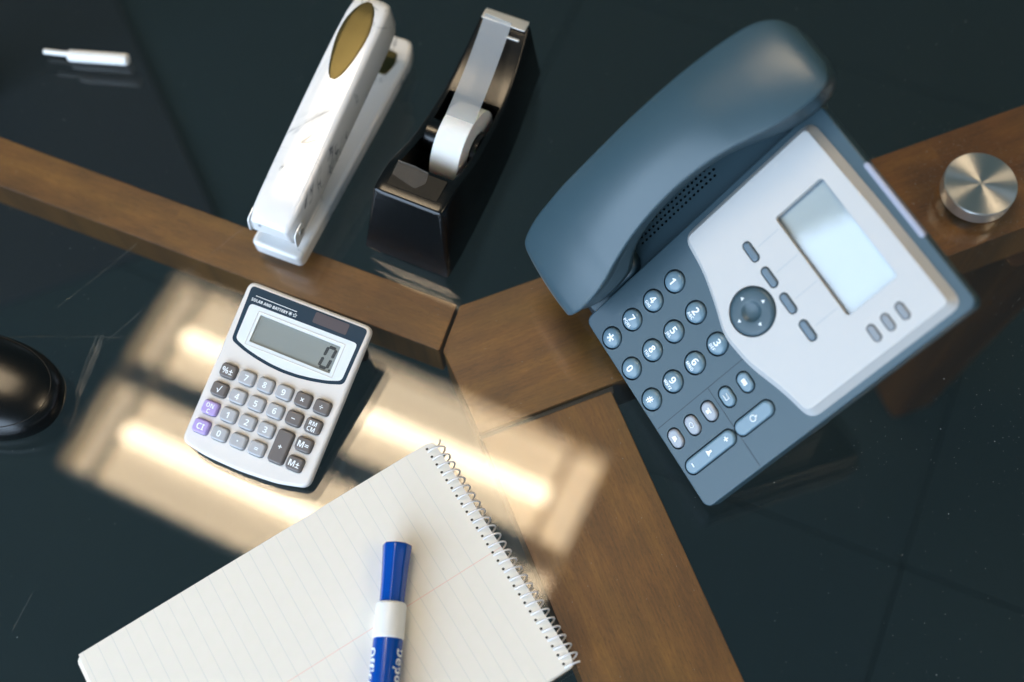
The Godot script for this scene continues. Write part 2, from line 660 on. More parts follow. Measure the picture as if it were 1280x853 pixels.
# ------------------------------------------------------------------ floor and table
func floor_and_table() -> void:
	var f := Sh.new()
	f.box(Vector3(0, FLOOR_Y - 0.03, -0.3), Vector3(6, 0.04, 6))
	var fl := obj("floor", f, mat(Color(0.02, 0.03, 0.033), 0.95), self)
	fl.set_meta("kind", "structure")
	var tile := Sh.new()
	tile.slab(rrect(-0.2492, -0.2492, 0.2492, 0.2492, 0.003, 2), 0.0, 0.0095, 0.001, 0.0, 2)
	var tm := tile.mesh()
	var yaw := -0.5
	var b := Basis(Vector3.UP, yaw)
	for i in range(-3, 3):
		for j in range(-3, 3):
			var o := obj("carpet_tile", tm, M.carpet, fl)
			o.transform = Transform3D(b, Vector3(0.325, FLOOR_Y - 0.01, -0.21) + b * Vector3(0.25 + 0.5 * i, 0, 0.25 + 0.5 * j))
	var mt := Sh.new()
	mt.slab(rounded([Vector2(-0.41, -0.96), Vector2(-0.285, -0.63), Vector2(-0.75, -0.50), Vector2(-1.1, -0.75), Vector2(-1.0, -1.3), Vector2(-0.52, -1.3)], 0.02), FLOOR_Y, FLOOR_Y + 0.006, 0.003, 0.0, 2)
	tag(obj("dark_floor_sheet", mt, M.sheet_dark, self), "dark flat sheet on the carpet under the glass beyond the wooden diagonal rail", "mat")  # flat sheet, darker than the carpet tiles around it

	var t := thing("coffee_table", "glass topped coffee table with brown wooden rails and steel disc", "table", Transform3D(Basis(), Vector3(0, FLOOR_Y, -0.3)))
	var off := Vector3(0, -FLOOR_Y, 0.3)
	# glass: aligned with the rails
	var gb := Basis(Vector3.UP, deg_to_rad(15.3))
	var g := Sh.new()
	g.box(Vector3.ZERO, Vector3(1.7, 0.008, 1.5))
	var go := obj("glass_top", g, M.glass, t)
	go.transform = Transform3D(gb, off + Vector3(0, -0.004, -0.3))
	var y1 := -0.0086
	# rails are drawn in a frame whose x runs along the rail
	rail(t, off, [Vector2(-30.5, -326.5), Vector2(560, -482), Vector2(581, -406), Vector2(-25.5, -240), Vector2(-43.5, -297)], Vector2(0.966, -0.26), y1, 0.045)
	rail(t, off, [Vector2(-24.2, -236.4), Vector2(57, -258.2), Vector2(192, 225), Vector2(114, 245)], Vector2(0.27, 0.963), y1, 0.045)
	rail(t, off, [Vector2(-900, -801), Vector2(-32.2, -327.8), Vector2(-46, -297.6), Vector2(-913, -770)], Vector2(0.878, 0.479), y1 - 0.0006, 0.034)
	# joint strip: dark filler between the two wide rails, a little lower
	var j := Sh.new()
	j.slab(PackedVector2Array([Vector2(-0.0262, -0.2392), Vector2(0.0585, -0.2622), Vector2(0.0585, -0.2575), Vector2(-0.0245, -0.2358)]), y1 - 0.03, y1 - 0.003, 0.0)
	obj("joint_strip", j, M.black, t, off)
	# legs
	for p in [Vector3(0.362, 0, -0.372), Vector3(-0.56, 0, -0.83)]:
		var lg := Sh.new()
		var rows := []
		var from := []
		for k in 5:
			var u := k / 4.0
			var y := lerpf(FLOOR_Y + 0.001, -0.0555, u)
			var h := lerpf(0.021, 0.033, u)
			var ring := []
			for q in rrect(-h, -h, h, h, 0.006, 3):
				var w: Vector3 = gb * Vector3(q.x, 0, q.y)
				ring.append(Vector3(p.x, y, p.z) + w)
			rows.append(ring)
			from.append(Vector3(p.x, y, p.z))
		lg.grid(rows, true, from)
		lg.fan(rows[0], Vector3.DOWN)
		lg.fan(rows[4], Vector3.UP)
		obj("leg", lg, M.wood_leg_shaded, t, off)
	# steel disc on the glass, turned with fine concentric grooves
	var d := Sh.new()
	var prof := [Vector2(0.0, 0.0003), Vector2(0.0216, 0.0003), Vector2(0.0226, 0.0010), Vector2(0.0228, 0.0108), Vector2(0.0226, 0.0114), Vector2(0.0221, 0.0118)]
	d.lathe(prof, 96)
	var disc := obj("steel_disc", d, M.steel, t, off + Vector3(0.3043, 0.0, -0.362))
	# turned top face; texture coordinates run round and out, so that the brushing follows the turning
	var tf := Sh.new()
	var rings := [0.00005, 0.004, 0.008, 0.012, 0.016, 0.020, 0.0221]
	for i in rings.size() - 1:
		for k in 96:
			var a0 := TAU * k / 96.0
			var a1 := TAU * (k + 1) / 96.0
			var q := []
			for z in [[rings[i], a0], [rings[i], a1], [rings[i + 1], a1], [rings[i + 1], a0]]:
				q.append([Vector3(cos(z[1]) * z[0], 0.0118, sin(z[1]) * z[0]), Vector2(z[1] / TAU, z[0] / 0.0221)])
			tf.tri(q[0][0], q[1][0], q[2][0], Vector3.UP, Vector3.UP, Vector3.UP, q[0][1], q[1][1], q[2][1])
			tf.tri(q[0][0], q[2][0], q[3][0], Vector3.UP, Vector3.UP, Vector3.UP, q[0][1], q[2][1], q[3][1])
	obj("brushed_face", tf, M.brushed, disc)

func rail(t: Node3D, off: Vector3, poly: Array, dir: Vector2, y1: float, depth: float) -> void:
	var p := PackedVector2Array()
	var yaw := atan2(-dir.y, dir.x)
	var b := Basis(Vector3.UP, yaw)
	var bi := b.inverse()
	for q in poly:
		var w: Vector3 = bi * Vector3(q.x / 1000.0, 0, q.y / 1000.0)
		p.append(Vector2(w.x, w.z))
	var s := Sh.new()
	s.slab(rounded(p, 0.0012, 2), y1 - depth, y1, 0.0007, 0.0007, 2)
	var o := obj("rail", s, M.wood, t)
	o.transform = Transform3D(b, off)

# ------------------------------------------------------------------ telephone
func phone_frame() -> Transform3D:
	var yaw := 1.167
	var tl := 0.712
	var R := Vector3(cos(yaw), 0, sin(yaw))
	var D := Vector3(sin(yaw), 0, -cos(yaw))
	var U := D * cos(tl) + Vector3.UP * sin(tl)
	var N := R.cross(U)
	return Transform3D(Basis(R, N, -U), Vector3(0.0452, 0.018, -0.2954))

func pl(a: float, b: float) -> Vector2:   # phone millimetres to local (x, z)
	return Vector2(a / 1000.0, -b / 1000.0)

func stadium(a: float, b: float, la: float, lb: float) -> PackedVector2Array:
	var c := pl(a, b)
	var ha := la / 2000.0
	var hb := lb / 2000.0
	return dense(rrect(c.x - ha, c.y - hb, c.x + ha, c.y + hb, minf(ha, hb) * 0.98, 6), 0.0022)

func telephone() -> void:
	var xf := phone_frame()
	var t := thing("telephone", "slate grey desk telephone with silver faceplate and grey screen", "telephone", xf)
	# body plate with wells for the keys
	var rows := [["1", "", 20.3, 61.7], ["2", "ABC", 42.8, 61.7], ["3", "DEF", 65.2, 61.7], ["4", "GHI", 20.3, 44.0], ["5", "JKL", 42.8, 44.0], ["6", "MNO", 65.2, 44.0], ["7", "PQRS", 20.3, 26.2], ["8", "TUV", 42.8, 26.2], ["9", "WXYZ", 65.2, 26.2], ["*", "", 20.3, 8.6], ["0", "", 42.8, 8.6], ["#", "", 65.2, 8.6]]
	var holes := []
	for k in rows:
		holes.append(circle(pl(k[2], k[3]), 0.0071, 28))
	var fn := [[92.2, 8.1, 0], [92.2, 21.5, 1], [92.2, 35.0, 2], [92.2, 48.8, 3], [92.2, 62.6, 4]]
	for k in fn:
		holes.append(stadium(k[0], k[1], 13.4, 9.4))
	holes.append(stadium(110.8, 21.6, 10.6, 38.5))
	holes.append(stadium(111.0, 55.0, 10.6, 28.5))
	var plate := Sh.new()
	plate.slab(dense(rrect(0.0, -0.1865, 0.135, 0.0, 0.005, 5), 0.006), -0.010, 0.0, 0.0012, 0.001, 3, holes, 0.0062)
	obj("keypad_plate", plate, M.slate, t)
	# printed divider lines
	var ln := Sh.new()
	ln.box(Vector3(0.0811, 0.00004, -0.0355), Vector3(0.0004, 0.0001, 0.068))
	ln.box(Vector3(0.1075, 0.00004, -0.0419), Vector3(0.052, 0.0001, 0.0004))
	obj("divider_line", ln, M.print_dark, t)
	# underside and cradle
	var house := Sh.new()
	house.slab(rrect(0.004, -0.182, 0.130, -0.003, 0.008, 5), -0.0215, -0.0102, 0.0, 0.004, 4)
	obj("housing", house, M.slate, t)
	var gh := []
	for i in 7:
		for j in 19:
			gh.append(circle(pl(-34.5 + i * 3.3, 55.0 + j * 3.3 + (1.65 if i % 2 == 1 else 0.0)), 0.00092, 8))
	var cr := Sh.new()
	cr.slab(dense(rrect(-0.062, -0.186, -0.0003, -0.003, 0.006, 5), 0.004), -0.0215, -0.009, 0.001, 0.004, 3, gh, 0.004)
	obj("handset_cradle", cr, M.slate, t)
	for bb in [[-0.0285, 0.031, 0.017], [-0.0275, 0.172, 0.0135]]:
		var cup := Sh.new()
		cup.slab(rrect(bb[0] - 0.026, -bb[1] - bb[2], bb[0] + 0.027, -bb[1] + bb[2], 0.009, 5), -0.0092, -0.0012, 0.003, 0.0, 4)
		obj("rest_pad", cup, M.slate, t)
	# stand down to the glass
	var inv := xf.affine_inverse()
	var D := Vector3(sin(1.167), 0, -cos(1.167))
	var o := xf.origin
	o.y = 0
	for pc in [[[[0.010, 0.0006], [0.084, 0.0006], [0.092, 0.006], [0.098, 0.066], [0.014, 0.006]], -0.050, 0.124], [[[0.100, 0.0006], [0.158, 0.0006], [0.160, 0.008], [0.140, 0.096], [0.100, 0.066]], -0.03, 0.09]]:
		var st := Sh.new()
		var ends := []
		for a in [pc[1], pc[2]]:
			var ring := []
			for q in pc[0]:
				var p: Vector3 = o + D * q[0] + Vector3.UP * q[1] + xf.basis.x * a
				ring.append(inv * p)
			ends.append(ring)
		var cen := Vector3.ZERO
		for q in ends[0]:
			cen += q / 10.0
		for q in ends[1]:
			cen += q / 10.0
		for i in 5:
			var j := (i + 1) % 5
			var mid: Vector3 = (ends[0][i] + ends[1][j]) / 2.0
			st.flat_quad(ends[0][i], ends[0][j], ends[1][j], ends[1][i], mid - cen)
		st.fan(ends[0], Vector3.LEFT)
		st.fan(ends[1], Vector3.RIGHT)
		obj("stand", st, M.stand, t)
	# round keys
	var dm := smooth_lathe([[0.0, 0.0021], [0.0022, 0.00205], [0.0040, 0.0018], [0.0052, 0.0013], [0.0059, 0.0006], [0.0062, -0.0005], [0.0062, -0.0060]], 28)
	for k in rows:
		var c := pl(k[2], k[3])
		var key := obj("key", dm, M.key, t, Vector3(c.x, 0, c.y))
		var two: bool = k[1] != ""
		text("lettering", k[0], 0.0046 if k[0] != "*" else 0.0075, M.print_white, key, Vector3(0, 0.00215, -0.0011 if two else (0.0002 if k[0] != "*" else 0.0014)))
		if two:
			text("lettering", k[1], 0.0019, M.print_white, key, Vector3(0, 0.00215, 0.0029))
	# oval function keys
	for k in fn:
		var c := pl(k[0], k[1])
		var s := Sh.new()
		s.slab(rrect(-0.0058, -0.0039, 0.0058, 0.0039, 0.0038, 6), -0.0060, 0.0012, 0.0014, 0.0, 5)
		var key := obj("function_key", s, M.key_pale if k[2] < 3 else M.key, t, Vector3(c.x, 0, c.y))
		icon(key, k[2], 0.0014)
	var vs := Sh.new()
	vs.slab(rrect(-0.0045, -0.0184, 0.0045, 0.0184, 0.0044, 6), -0.0060, 0.0014, 0.0016, 0.0, 5)
	var vol := obj("volume_key", vs, M.key, t, Vector3(0.1108, 0, -0.0216))
	icon(vol, 5, 0.0016)
	var ms := Sh.new()
	ms.slab(rrect(-0.0045, -0.0134, 0.0045, 0.0134, 0.0044, 6), -0.0060, 0.0014, 0.0016, 0.0, 5)
	var big := obj("headset_key", ms, M.key, t, Vector3(0.111, 0, -0.055))
	icon(big, 6, 0.0016)
	# silver faceplate with a sunk screen
	var fo := rounded([pl(3.9, 81.4), pl(3.9, 177.7), pl(66.7, 179.9), pl(131.0, 180.7), pl(131.0, 81.1), pl(110.7, 77.1), pl(86.7, 69.5), pl(64.7, 67.1), pl(45.7, 73.9), pl(26.7, 79.1)], 0.0075, 6)
	var sh := rrect(0.0340, -0.1649, 0.1009, -0.1319, 0.0022, 5)
	var soft := [40.8, 58.6, 76.4, 94.6]
	var fh := [dense(sh, 0.003)]
	for a in soft:
		fh.append(stadium(a - 1.3, 110.5, 13.6, 5.6))
	fh.append(circle(pl(65.7, 91.5), 0.0141, 36))
	for b in [139.0, 148.0, 157.2]:
		fh.append(stadium(116.1, b - 1.1, 10.4, 5.2))
	var face := Sh.new()
	chamfer_slab(face, dense(fo, 0.004), -0.0002, 0.0058, 0.0036, fh, 0.0044)
	obj("faceplate", face, M.silver, t)
	var sc := Sh.new()
	sc.slab(rrect(0.0344, -0.1645, 0.1005, -0.1323, 0.002, 4), 0.0015, 0.0017, 0.0)
	var screen := obj("screen", sc, M.lcd, t)
	var bz := Sh.new()
	bz.slab(dense(rrect(0.0342, -0.1647, 0.1007, -0.1321, 0.0021, 4), 0.003), 0.0018, 0.0024, 0.0, 0.0, 1, [dense(rrect(0.0351, -0.1638, 0.0998, -0.1330, 0.0014, 4), 0.003)], 0.0006, false, false)
	obj("bezel", bz, M.key_soft, screen)
	var pn := Sh.new()
	pn.slab(rrect(0.0345, -0.1644, 0.1004, -0.1324, 0.002, 4), 0.0025, 0.0029, 0.0)
	obj("pane", pn, M.pane, screen)
	for a in soft:
		var s := Sh.new()
		var c := pl(a - 1.3, 110.5)
		s.slab(rrect(-0.0062, -0.0022, 0.0062, 0.0022, 0.00215, 5), -0.0042, 0.0008, 0.001, 0.0, 4)
		obj("soft_key", s, M.key_soft, t, Vector3(c.x, 0.0058, c.y))
		var l := Sh.new()
		l.box(Vector3(c.x + 0.0006, 0.00585, -0.1227), Vector3(0.00035, 0.0001, 0.0150))
		obj("guide_line", l, M.print_grey, t)
	for b in [139.0, 148.0, 157.2]:
		var c := pl(116.1, b - 1.1)
		var s := Sh.new()
		s.slab(rrect(-0.0047, -0.0021, 0.0047, 0.0021, 0.00205, 5), -0.0042, 0.0006, 0.0009, 0.0, 4)
		obj("line_key", s, M.line_key, t, Vector3(c.x, 0.0058, c.y))
	var nav := smooth_lathe([[0.0, -0.0004], [0.0030, -0.0002], [0.0046, 0.0003], [0.0054, 0.0011], [0.0064, 0.0014], [0.0110, 0.0013], [0.0128, 0.0008], [0.0135, -0.0004], [0.0136, -0.0042]], 48)
	var nc := pl(65.7, 91.5)
	var nk := obj("navigation_key", nav, M.slate, t, Vector3(nc.x, 0.0058, nc.y))
	for a in 4:
		var ar := Sh.new()
		var d := Vector2(cos(PI / 2 * a), sin(PI / 2 * a)) * 0.0088
		var e := d.normalized() * 0.0011
		var q := Vector2(-e.y, e.x)
		ar.slab(PackedVector2Array([d + e, d - e * 0.6 + q, d - e * 0.6 - q]), 0.0013, 0.00155, 0.0)
		obj("arrow", ar, M.print_white, nk)
	# message lens on the upper edge
	var bar := Sh.new()
	bar.slab(rrect(0.042, -0.1872, 0.092, -0.1838, 0.0016, 4), -0.004, 0.0006, 0.0010, 0.0, 3)
	obj("message_lens", bar, M.lens, t)

func smooth_lathe(profile: Array, sides: int) -> ArrayMesh:
	var rows := []
	var from := []
	var s := Sh.new()
	for p in profile:
		var ring := []
		for k in sides:
			var a := TAU * k / sides
			ring.append(Vector3(cos(a) * maxf(p[0], 0.00002), p[1], sin(a) * maxf(p[0], 0.00002)))
		rows.append(ring)
		from.append(Vector3(0, -0.02, 0))
	s.grid(rows, true, from)
	return s.mesh()

func chamfer_slab(s: Sh, outline: PackedVector2Array, y0: float, y1: float, c: float, holes: Array, depth: float) -> void:
	# a wide flat chamfer below a small rounded upper edge
	var m := outline.size()
	var area := 0.0
	for i in m:
		area += outline[i].cross(outline[(i + 1) % m])
	var inner := PackedVector2Array()
	for i in m:
		var e := ((outline[i] - outline[(i - 1 + m) % m]).normalized() + (outline[(i + 1) % m] - outline[i]).normalized()).normalized()
		inner.append(outline[i] - Vector2(e.y, -e.x) * signf(area) * c)
	var cc := Vector2.ZERO
	for p in outline:
		cc += p / m
	for i in m:
		var j := (i + 1) % m
		var o := (outline[i] + outline[j]) / 2.0 - cc
		s.flat_quad(Vector3(outline[i].x, y0, outline[i].y), Vector3(outline[j].x, y0, outline[j].y), Vector3(inner[j].x, y1 - 0.0011, inner[j].y), Vector3(inner[i].x, y1 - 0.0011, inner[i].y), Vector3(o.x, 0.02, o.y))
	s.slab(inner, y1 - 0.0011, y1, 0.0011, 0.0, 4, holes, depth, true, false)

func icon(parent: Node, kind: int, y: float) -> void:
	var s := Sh.new()
	var m: Material = M.print_white
	var th := 0.00012
	match kind:
		0:
			s.slab(PackedVector2Array([Vector2(-0.001, -0.0012), Vector2(0.001, -0.0012), Vector2(0.0018, 0.0013), Vector2(-0.0018, 0.0013)]), y, y + th, 0.0)
		1:
			var a := []
			for k in 13:
				a.append(Vector3(cos(TAU * k / 12.0) * 0.0016, y, sin(TAU * k / 12.0) * 0.0012))
			s.tube(a, 0.00028, 5)
		2:
			s.slab(rrect(-0.0018, -0.0012, 0.0018, -0.0004, 0.0002, 2), y, y + th, 0.0)
			s.slab(rrect(-0.0011, -0.0002, 0.0011, 0.0015, 0.0003, 2), y, y + th, 0.0)
		3:
			var a := [Vector3(-0.0017, y, -0.0011), Vector3(0.0017, y, -0.0011), Vector3(0.0017, y, 0.0011), Vector3(-0.0017, y, 0.0011), Vector3(-0.0017, y, -0.0011)]
			for k in 3:
				s.tube([a[k], a[k].lerp(a[k + 1], 0.5), a[k + 1]], 0.00026, 5)
		4:
			s.slab(rrect(-0.0019, -0.0013, 0.0019, 0.0013, 0.0004, 2), y, y + th, 0.0)
		5:
			s.box(Vector3(0, y, 0.0130), Vector3(0.0026, th, 0.0007))
			s.box(Vector3(0, y, -0.0130), Vector3(0.0028, th, 0.0008))
			s.box(Vector3(0, y + 0.00001, -0.0130), Vector3(0.0008, th, 0.0028))
			s.slab(PackedVector2Array([Vector2(-0.0006, -0.0018), Vector2(0.0006, -0.0018), Vector2(0.0007, -0.0002), Vector2(0.0019, 0.0016), Vector2(-0.0019, 0.0016), Vector2(-0.0007, -0.0002)]), y, y + th, 0.0)
		6:
			var a := []
			for k in 17:
				a.append(Vector3(cos(TAU * k / 16.0) * 0.0017, y, sin(TAU * k / 16.0) * 0.0017))
			s.tube(a, 0.00035, 5)
			s.box(Vector3(0, y, -0.0021), Vector3(0.0010, th, 0.0012))
	obj("symbol", s, m, parent)

func handset() -> void:
	var xf := phone_frame()
	var t := thing("telephone_handset", "curved slate grey handset resting in the cradle of the desk telephone", "handset", xf)
	# b, left a, right a, n of the edge, crown, underside n
	var st := [
		[3.0, -40.0, -8.0, 21.0, 3.0, 12.0], [4.6, -48.0, 0.0, 24.5, 4.0, 6.5], [9.0, -52.5, 3.6, 27.5, 5.0, 2.5], [18.0, -54.8, 6.0, 30.0, 6.0, 0.6], [30.0, -55.6, 6.6, 33.0, 6.6, 0.6], [42.0, -55.2, 5.4, 35.5, 7.0, 1.0], [50.0, -54.8, 3.8, 37.5, 7.0, 6.0], [58.0, -54.2, 2.2, 39.0, 7.2, 13.5], [72.0, -52.8, 0.0, 41.5, 7.5, 20.5],
		[90.0, -51.6, -1.5, 43.5, 7.8, 24.0], [110.0, -50.6, -1.8, 44.5, 8.0, 24.5], [130.0, -49.8, -0.2, 44.0, 8.0, 22.0], [145.0, -49.2, 2.4, 42.5, 8.0, 16.0], [156.0, -48.8, 5.0, 40.5, 7.8, 8.0], [166.0, -48.2, 7.4, 38.5, 7.5, 1.6], [178.0, -47.0, 9.4, 36.0, 7.0, 0.6], [190.0, -44.8, 10.0, 33.0, 6.2, 1.5], [198.0, -41.0, 8.4, 30.5, 5.4, 5.0], [203.0, -36.0, 4.6, 28.0, 4.4, 9.5], [206.0, -29.0, -3.0, 25.5, 3.2, 14.5]]
	# resample smoothly
	var fine := []
	for i in st.size() - 1:
		for s in 4:
			var u := s / 4.0
			var row := []
			for q in 6:
				var p0: float = st[maxi(i - 1, 0)][q]
				var p1: float = st[i][q]
				var p2: float = st[i + 1][q]
				var p3: float = st[mini(i + 2, st.size() - 1)][q]
				row.append(cubic_interpolate(p1, p2, p0, p3, u))
			fine.append(row)
	fine.append(st[-1])
	var rows := []
	var from := []
	for q in fine:
		var ring := []
		var ca: float = (q[1] + q[2]) / 2.0
		var hw: float = (q[2] - q[1]) / 2.0
		var ne: float = q[3]
		var nb: float = q[5]
		# crowned top from the left edge to the right edge
		var top := 22
		for k in top + 1:
			var u := -1.0 + 2.0 * k / top
			var x := signf(u) * (1.0 - pow(1.0 - absf(u), 1.35)) * hw
			var y: float = ne + q[4] * 0.62 * (1.0 - pow(absf(x / hw), 2.3))
			ring.append(Vector3(ca + x, y, -q[0]))
		# edge lip, side wall, underside
		var lip: float = minf(3.0, (ne - nb) * 0.25)
		for k in [[1.0, ne - lip * 0.5], [0.985, ne - lip]]:
			ring.append(Vector3(ca + hw * k[0], k[1], -q[0]))
		for k in [[0.93, ne - lip * 1.05], [0.86, lerpf(ne - lip, nb, 0.35)], [0.82, lerpf(ne - lip, nb, 0.75)], [0.78, lerpf(ne - lip, nb, 0.94)], [0.62, nb], [0.3, nb], [0.0, nb], [-0.3, nb], [-0.62, nb], [-0.78, lerpf(ne - lip, nb, 0.94)], [-0.82, lerpf(ne - lip, nb, 0.75)], [-0.86, lerpf(ne - lip, nb, 0.35)], [-0.93, ne - lip * 1.05], [-0.985, ne - lip], [-1.0, ne - lip * 0.5]]:
			ring.append(Vector3(ca + hw * k[0], k[1], -q[0]))
		for k in ring.size():
			ring[k] = ring[k] / 1000.0
		rows.append(ring)
		from.append(Vector3(ca, (ne + nb) / 2.0, -q[0]) / 1000.0)
	var s := Sh.new()
	s.grid(rows, true, from)
	s.fan(rows[0], Vector3(0, 0, 1))
	s.fan(rows[-1], Vector3(0, 0, -1))
	obj("shell", s, M.handset, t)

# ------------------------------------------------------------------ calculator
func calculator() -> void:
	var yaw := 0.5117
	var tl := 0.2472
	var R := Vector3(cos(yaw), 0, sin(yaw))
	var D := Vector3(sin(yaw), 0, -cos(yaw))
	var U := D * cos(tl) + Vector3.UP * sin(tl)
	var xf := Transform3D(Basis(R, R.cross(U), -U), Vector3(-0.2021, 0.0082, -0.2527))
	var t := thing("calculator", "small white desk calculator with grey keys showing a zero", "calculator", xf)
	var ol := PackedVector2Array()
	# sides straight, lower edge bulging, corners rounded
	var pts := [pl(-0.4, 102), pl(83.0, 102.6), pl(84.6, 1.0), pl(66, -3.6), pl(42, -5.4), pl(18, -5.0), pl(0.6, -2.2)]
	ol = rounded(pts, 0.0052, 5)
	var keys := []
	var names := [["%±", "7", "8", "9", "×", "÷"], ["√", "4", "5", "6", "−", "RM CM"], ["ON C", "1", "2", "3", "+", "M="], ["CI", "0", "·", "=", "", "M±"]]
	for r in 4:
		for c in 6:
			if names[r][c] == "":
				continue
			var tall: bool = names[r][c] == "+"
			var a := 11.4 - 0.6 * r + 12.52 * c
			var b := 46.6 - 12.1 * r + 0.22 * c
			if tall:
				b -= 6.0
			keys.append([names[r][c], a, b, tall, r, c])
	var holes := []
	for k in keys:
		var c := pl(k[1], k[2])
		var hz := 0.0105 if k[3] else 0.0046
		holes.append(dense(rrect(c.x - 0.0054, c.y - hz, c.x + 0.0054, c.y + hz, 0.0022, 4), 0.003))
	holes.append(dense(rrect(0.0152, -0.0848, 0.0696, -0.0676, 0.0006, 2), 0.003))
	var body := Sh.new()
	body.slab(dense(ol, 0.004), -0.0062, 0.0, 0.0022, 0.0015, 5, holes, 0.0016)
	obj("body", body, M.calc, t)
	# black lower shell resting on the glass
	var inv := xf.affine_inverse()
	var low := Sh.new()
	low.slab(rounded([pl(2.5, 99.0), pl(80.0, 99.4), pl(81.4, 4.0), pl(60, -0.6), pl(24, -1.4), pl(3.6, 1.6)], 0.006, 5), -0.0082, -0.0063, 0.0, 0.001, 3)
	obj("lower_shell", low, M.black, t)
	var rows := []
	var up := xf.basis.inverse() * Vector3.UP
	for a in [8.0, 74.0]:
		var f := Sh.new()
		var top := Vector3(a / 1000.0, -0.0082, -0.092)
		var wy := (xf * top).y
		f.tube([top, top - up * wy * 0.5, top - up * (wy - 0.0004)], 0.0045, 14)
		obj("foot", f, M.black, t)
	for a in [14.0, 68.0]:
		var f := Sh.new()
		var top := Vector3(a / 1000.0, -0.0080, -0.012)
		var wy := (xf * top).y
		f.tube([top, top - up * wy * 0.5, top - up * (wy - 0.0004)], 0.003, 12)
		obj("foot", f, M.black, t)
	# dark printed panel round the display
	var panel := Sh.new()
	var lower := []
	for k in 9:
		var u := k / 8.0
		lower.append(pl(lerpf(80.4, 4.4, u), 63.8 - 6.2 * sin(PI * u) + (0.8 if k == 0 or k == 8 else 0.0)))
	var po := [pl(2.6, 99.6), pl(81.0, 100.2)]
	po.append_array(lower)
	var pd := dense(rounded(po, 0.0028, 4), 0.003)
	var win := [pl(6.2, 89.2), pl(78.4, 90.2)]
	for k in 9:
		var u := k / 8.0
		win.append(pl(lerpf(78.2, 6.6, u), 65.2 - 5.6 * sin(PI * u) + (1.0 if k == 0 or k == 8 else 0.0)))
	var wd := dense(rounded(win, 0.0026, 4), 0.003)
	panel.cap(pd, 0.00012, Vector3.UP, [wd])
	obj("display_panel", panel, M.calc_panel, t)
	var wn := Sh.new()
	var lc := dense(rrect(0.0152, -0.0848, 0.0696, -0.0676, 0.0006, 2), 0.003)
	wn.cap(wd, 0.00010, Vector3.UP, [lc])
	obj("display_window", wn, M.calc_window, t)
	# fine raised frame line round the display
	var fr := Sh.new()
	var q := [Vector3(0.0132, 0.0002, -0.0864), Vector3(0.0716, 0.0002, -0.0868), Vector3(0.0718, 0.0002, -0.0656), Vector3(0.0132, 0.0002, -0.0652)]
	for k in 4:
		fr.tube([q[k], q[k].lerp(q[(k + 1) % 4], 0.5), q[(k + 1) % 4]], 0.00022, 6)
	obj("frame_line", fr, M.calc, t)
	var lcd := Sh.new()
	lcd.slab(rrect(0.0153, -0.0847, 0.0695, -0.0677, 0.0005, 2), -0.0014, -0.0012, 0.0)
	var disp := obj("display", lcd, M.calc_lcd, t)
	# seven segment zero, slanted, with its decimal point
	var seg := Sh.new()
	var cx := 64.3
	var cy := 76.0
	for sgm in [[-1, 0, 1], [1, 0, 1], [-1, 0, -1], [1, 0, -1], [0, 1, 0], [0, -1, 0]]:
		var pa: Vector2
		var pb: Vector2
		if sgm[0] == 0:
			pa = Vector2(-2.3, 6.4 * sgm[1])
			pb = Vector2(2.3, 6.4 * sgm[1])
		else:
			pa = Vector2(2.6 * sgm[0], 0.45 * sgm[2])
			pb = Vector2(2.6 * sgm[0], 6.2 * sgm[2])
		var d := (pb - pa).normalized()
		var w := Vector2(-d.y, d.x) * 0.95
		var hexa := PackedVector2Array()
		for p in [pa, pa + d * 0.6 + w, pb - d * 0.6 + w, pb, pb - d * 0.6 - w, pa + d * 0.6 - w]:
			hexa.append(pl(cx + p.x + p.y * 0.10, cy + p.y))
		seg.slab(hexa, -0.00119, -0.00108, 0.0)
	seg.slab(circle(pl(68.2, 69.3), 0.0006, 10), -0.00119, -0.00108, 0.0)
	obj("digit", seg, M.segment, disp)
	var pn := Sh.new()
	pn.slab(rrect(0.0153, -0.0847, 0.0695, -0.0677, 0.0005, 2), -0.0006, -0.0002, 0.0)
	obj("pane", pn, M.pane, disp)
	var so := Sh.new()
	so.slab(rrect(0.0470, -0.0990, 0.0695, -0.0922, 0.0009, 3), 0.0001, 0.0003, 0.0)
	obj("solar_cell", so, M.solar, t)
	var li := Sh.new()
	li.box(Vector3(0.0217, 0.00016, -0.0946), Vector3(0.0280, 0.0001, 0.00034))
	obj("printed_line", li, M.print_white, t)
	text("lettering", "SOLAR AND BATTERY", 0.0018, M.print_white, t, Vector3(0.0182, 0.00018, -0.0919))
	var sun := Sh.new()
	for k in 4:
		var a := PI * k / 4.0
		var dv := Vector3(cos(a), 0, sin(a)) * 0.0012
		sun.tube([Vector3(0.0323, 0.00018, -0.0922) - dv, Vector3(0.0323, 0.00018, -0.0922), Vector3(0.0323, 0.00018, -0.0922) + dv], 0.00016, 5)
	obj("sun_symbol", sun, M.print_white, t)
	var star := Sh.new()
	var sp := []
	for k in 11:
		var a := -PI / 2 + TAU * k / 10.0
		sp.append(Vector3(0.0354, 0.00018, -0.0922) + Vector3(cos(a), 0, sin(a)) * (0.0013 if k % 2 == 0 else 0.0006))
	for k in 10:
		star.tube([sp[k], sp[k].lerp(sp[k + 1], 0.5), sp[k + 1]], 0.00013, 5)
	obj("star_symbol", star, M.print_white, t)
	# keys
	var small := Sh.new()
	small.slab(rrect(-0.0050, -0.0042, 0.0050, 0.0042, 0.0021, 5), -0.0015, 0.0030, 0.0013, 0.0, 5)
	var sm := small.mesh()
	var tallm := Sh.new()
	tallm.slab(rrect(-0.0050, -0.0101, 0.0050, 0.0101, 0.0021, 5), -0.0015, 0.0030, 0.0013, 0.0, 5)
	var tm := tallm.mesh()
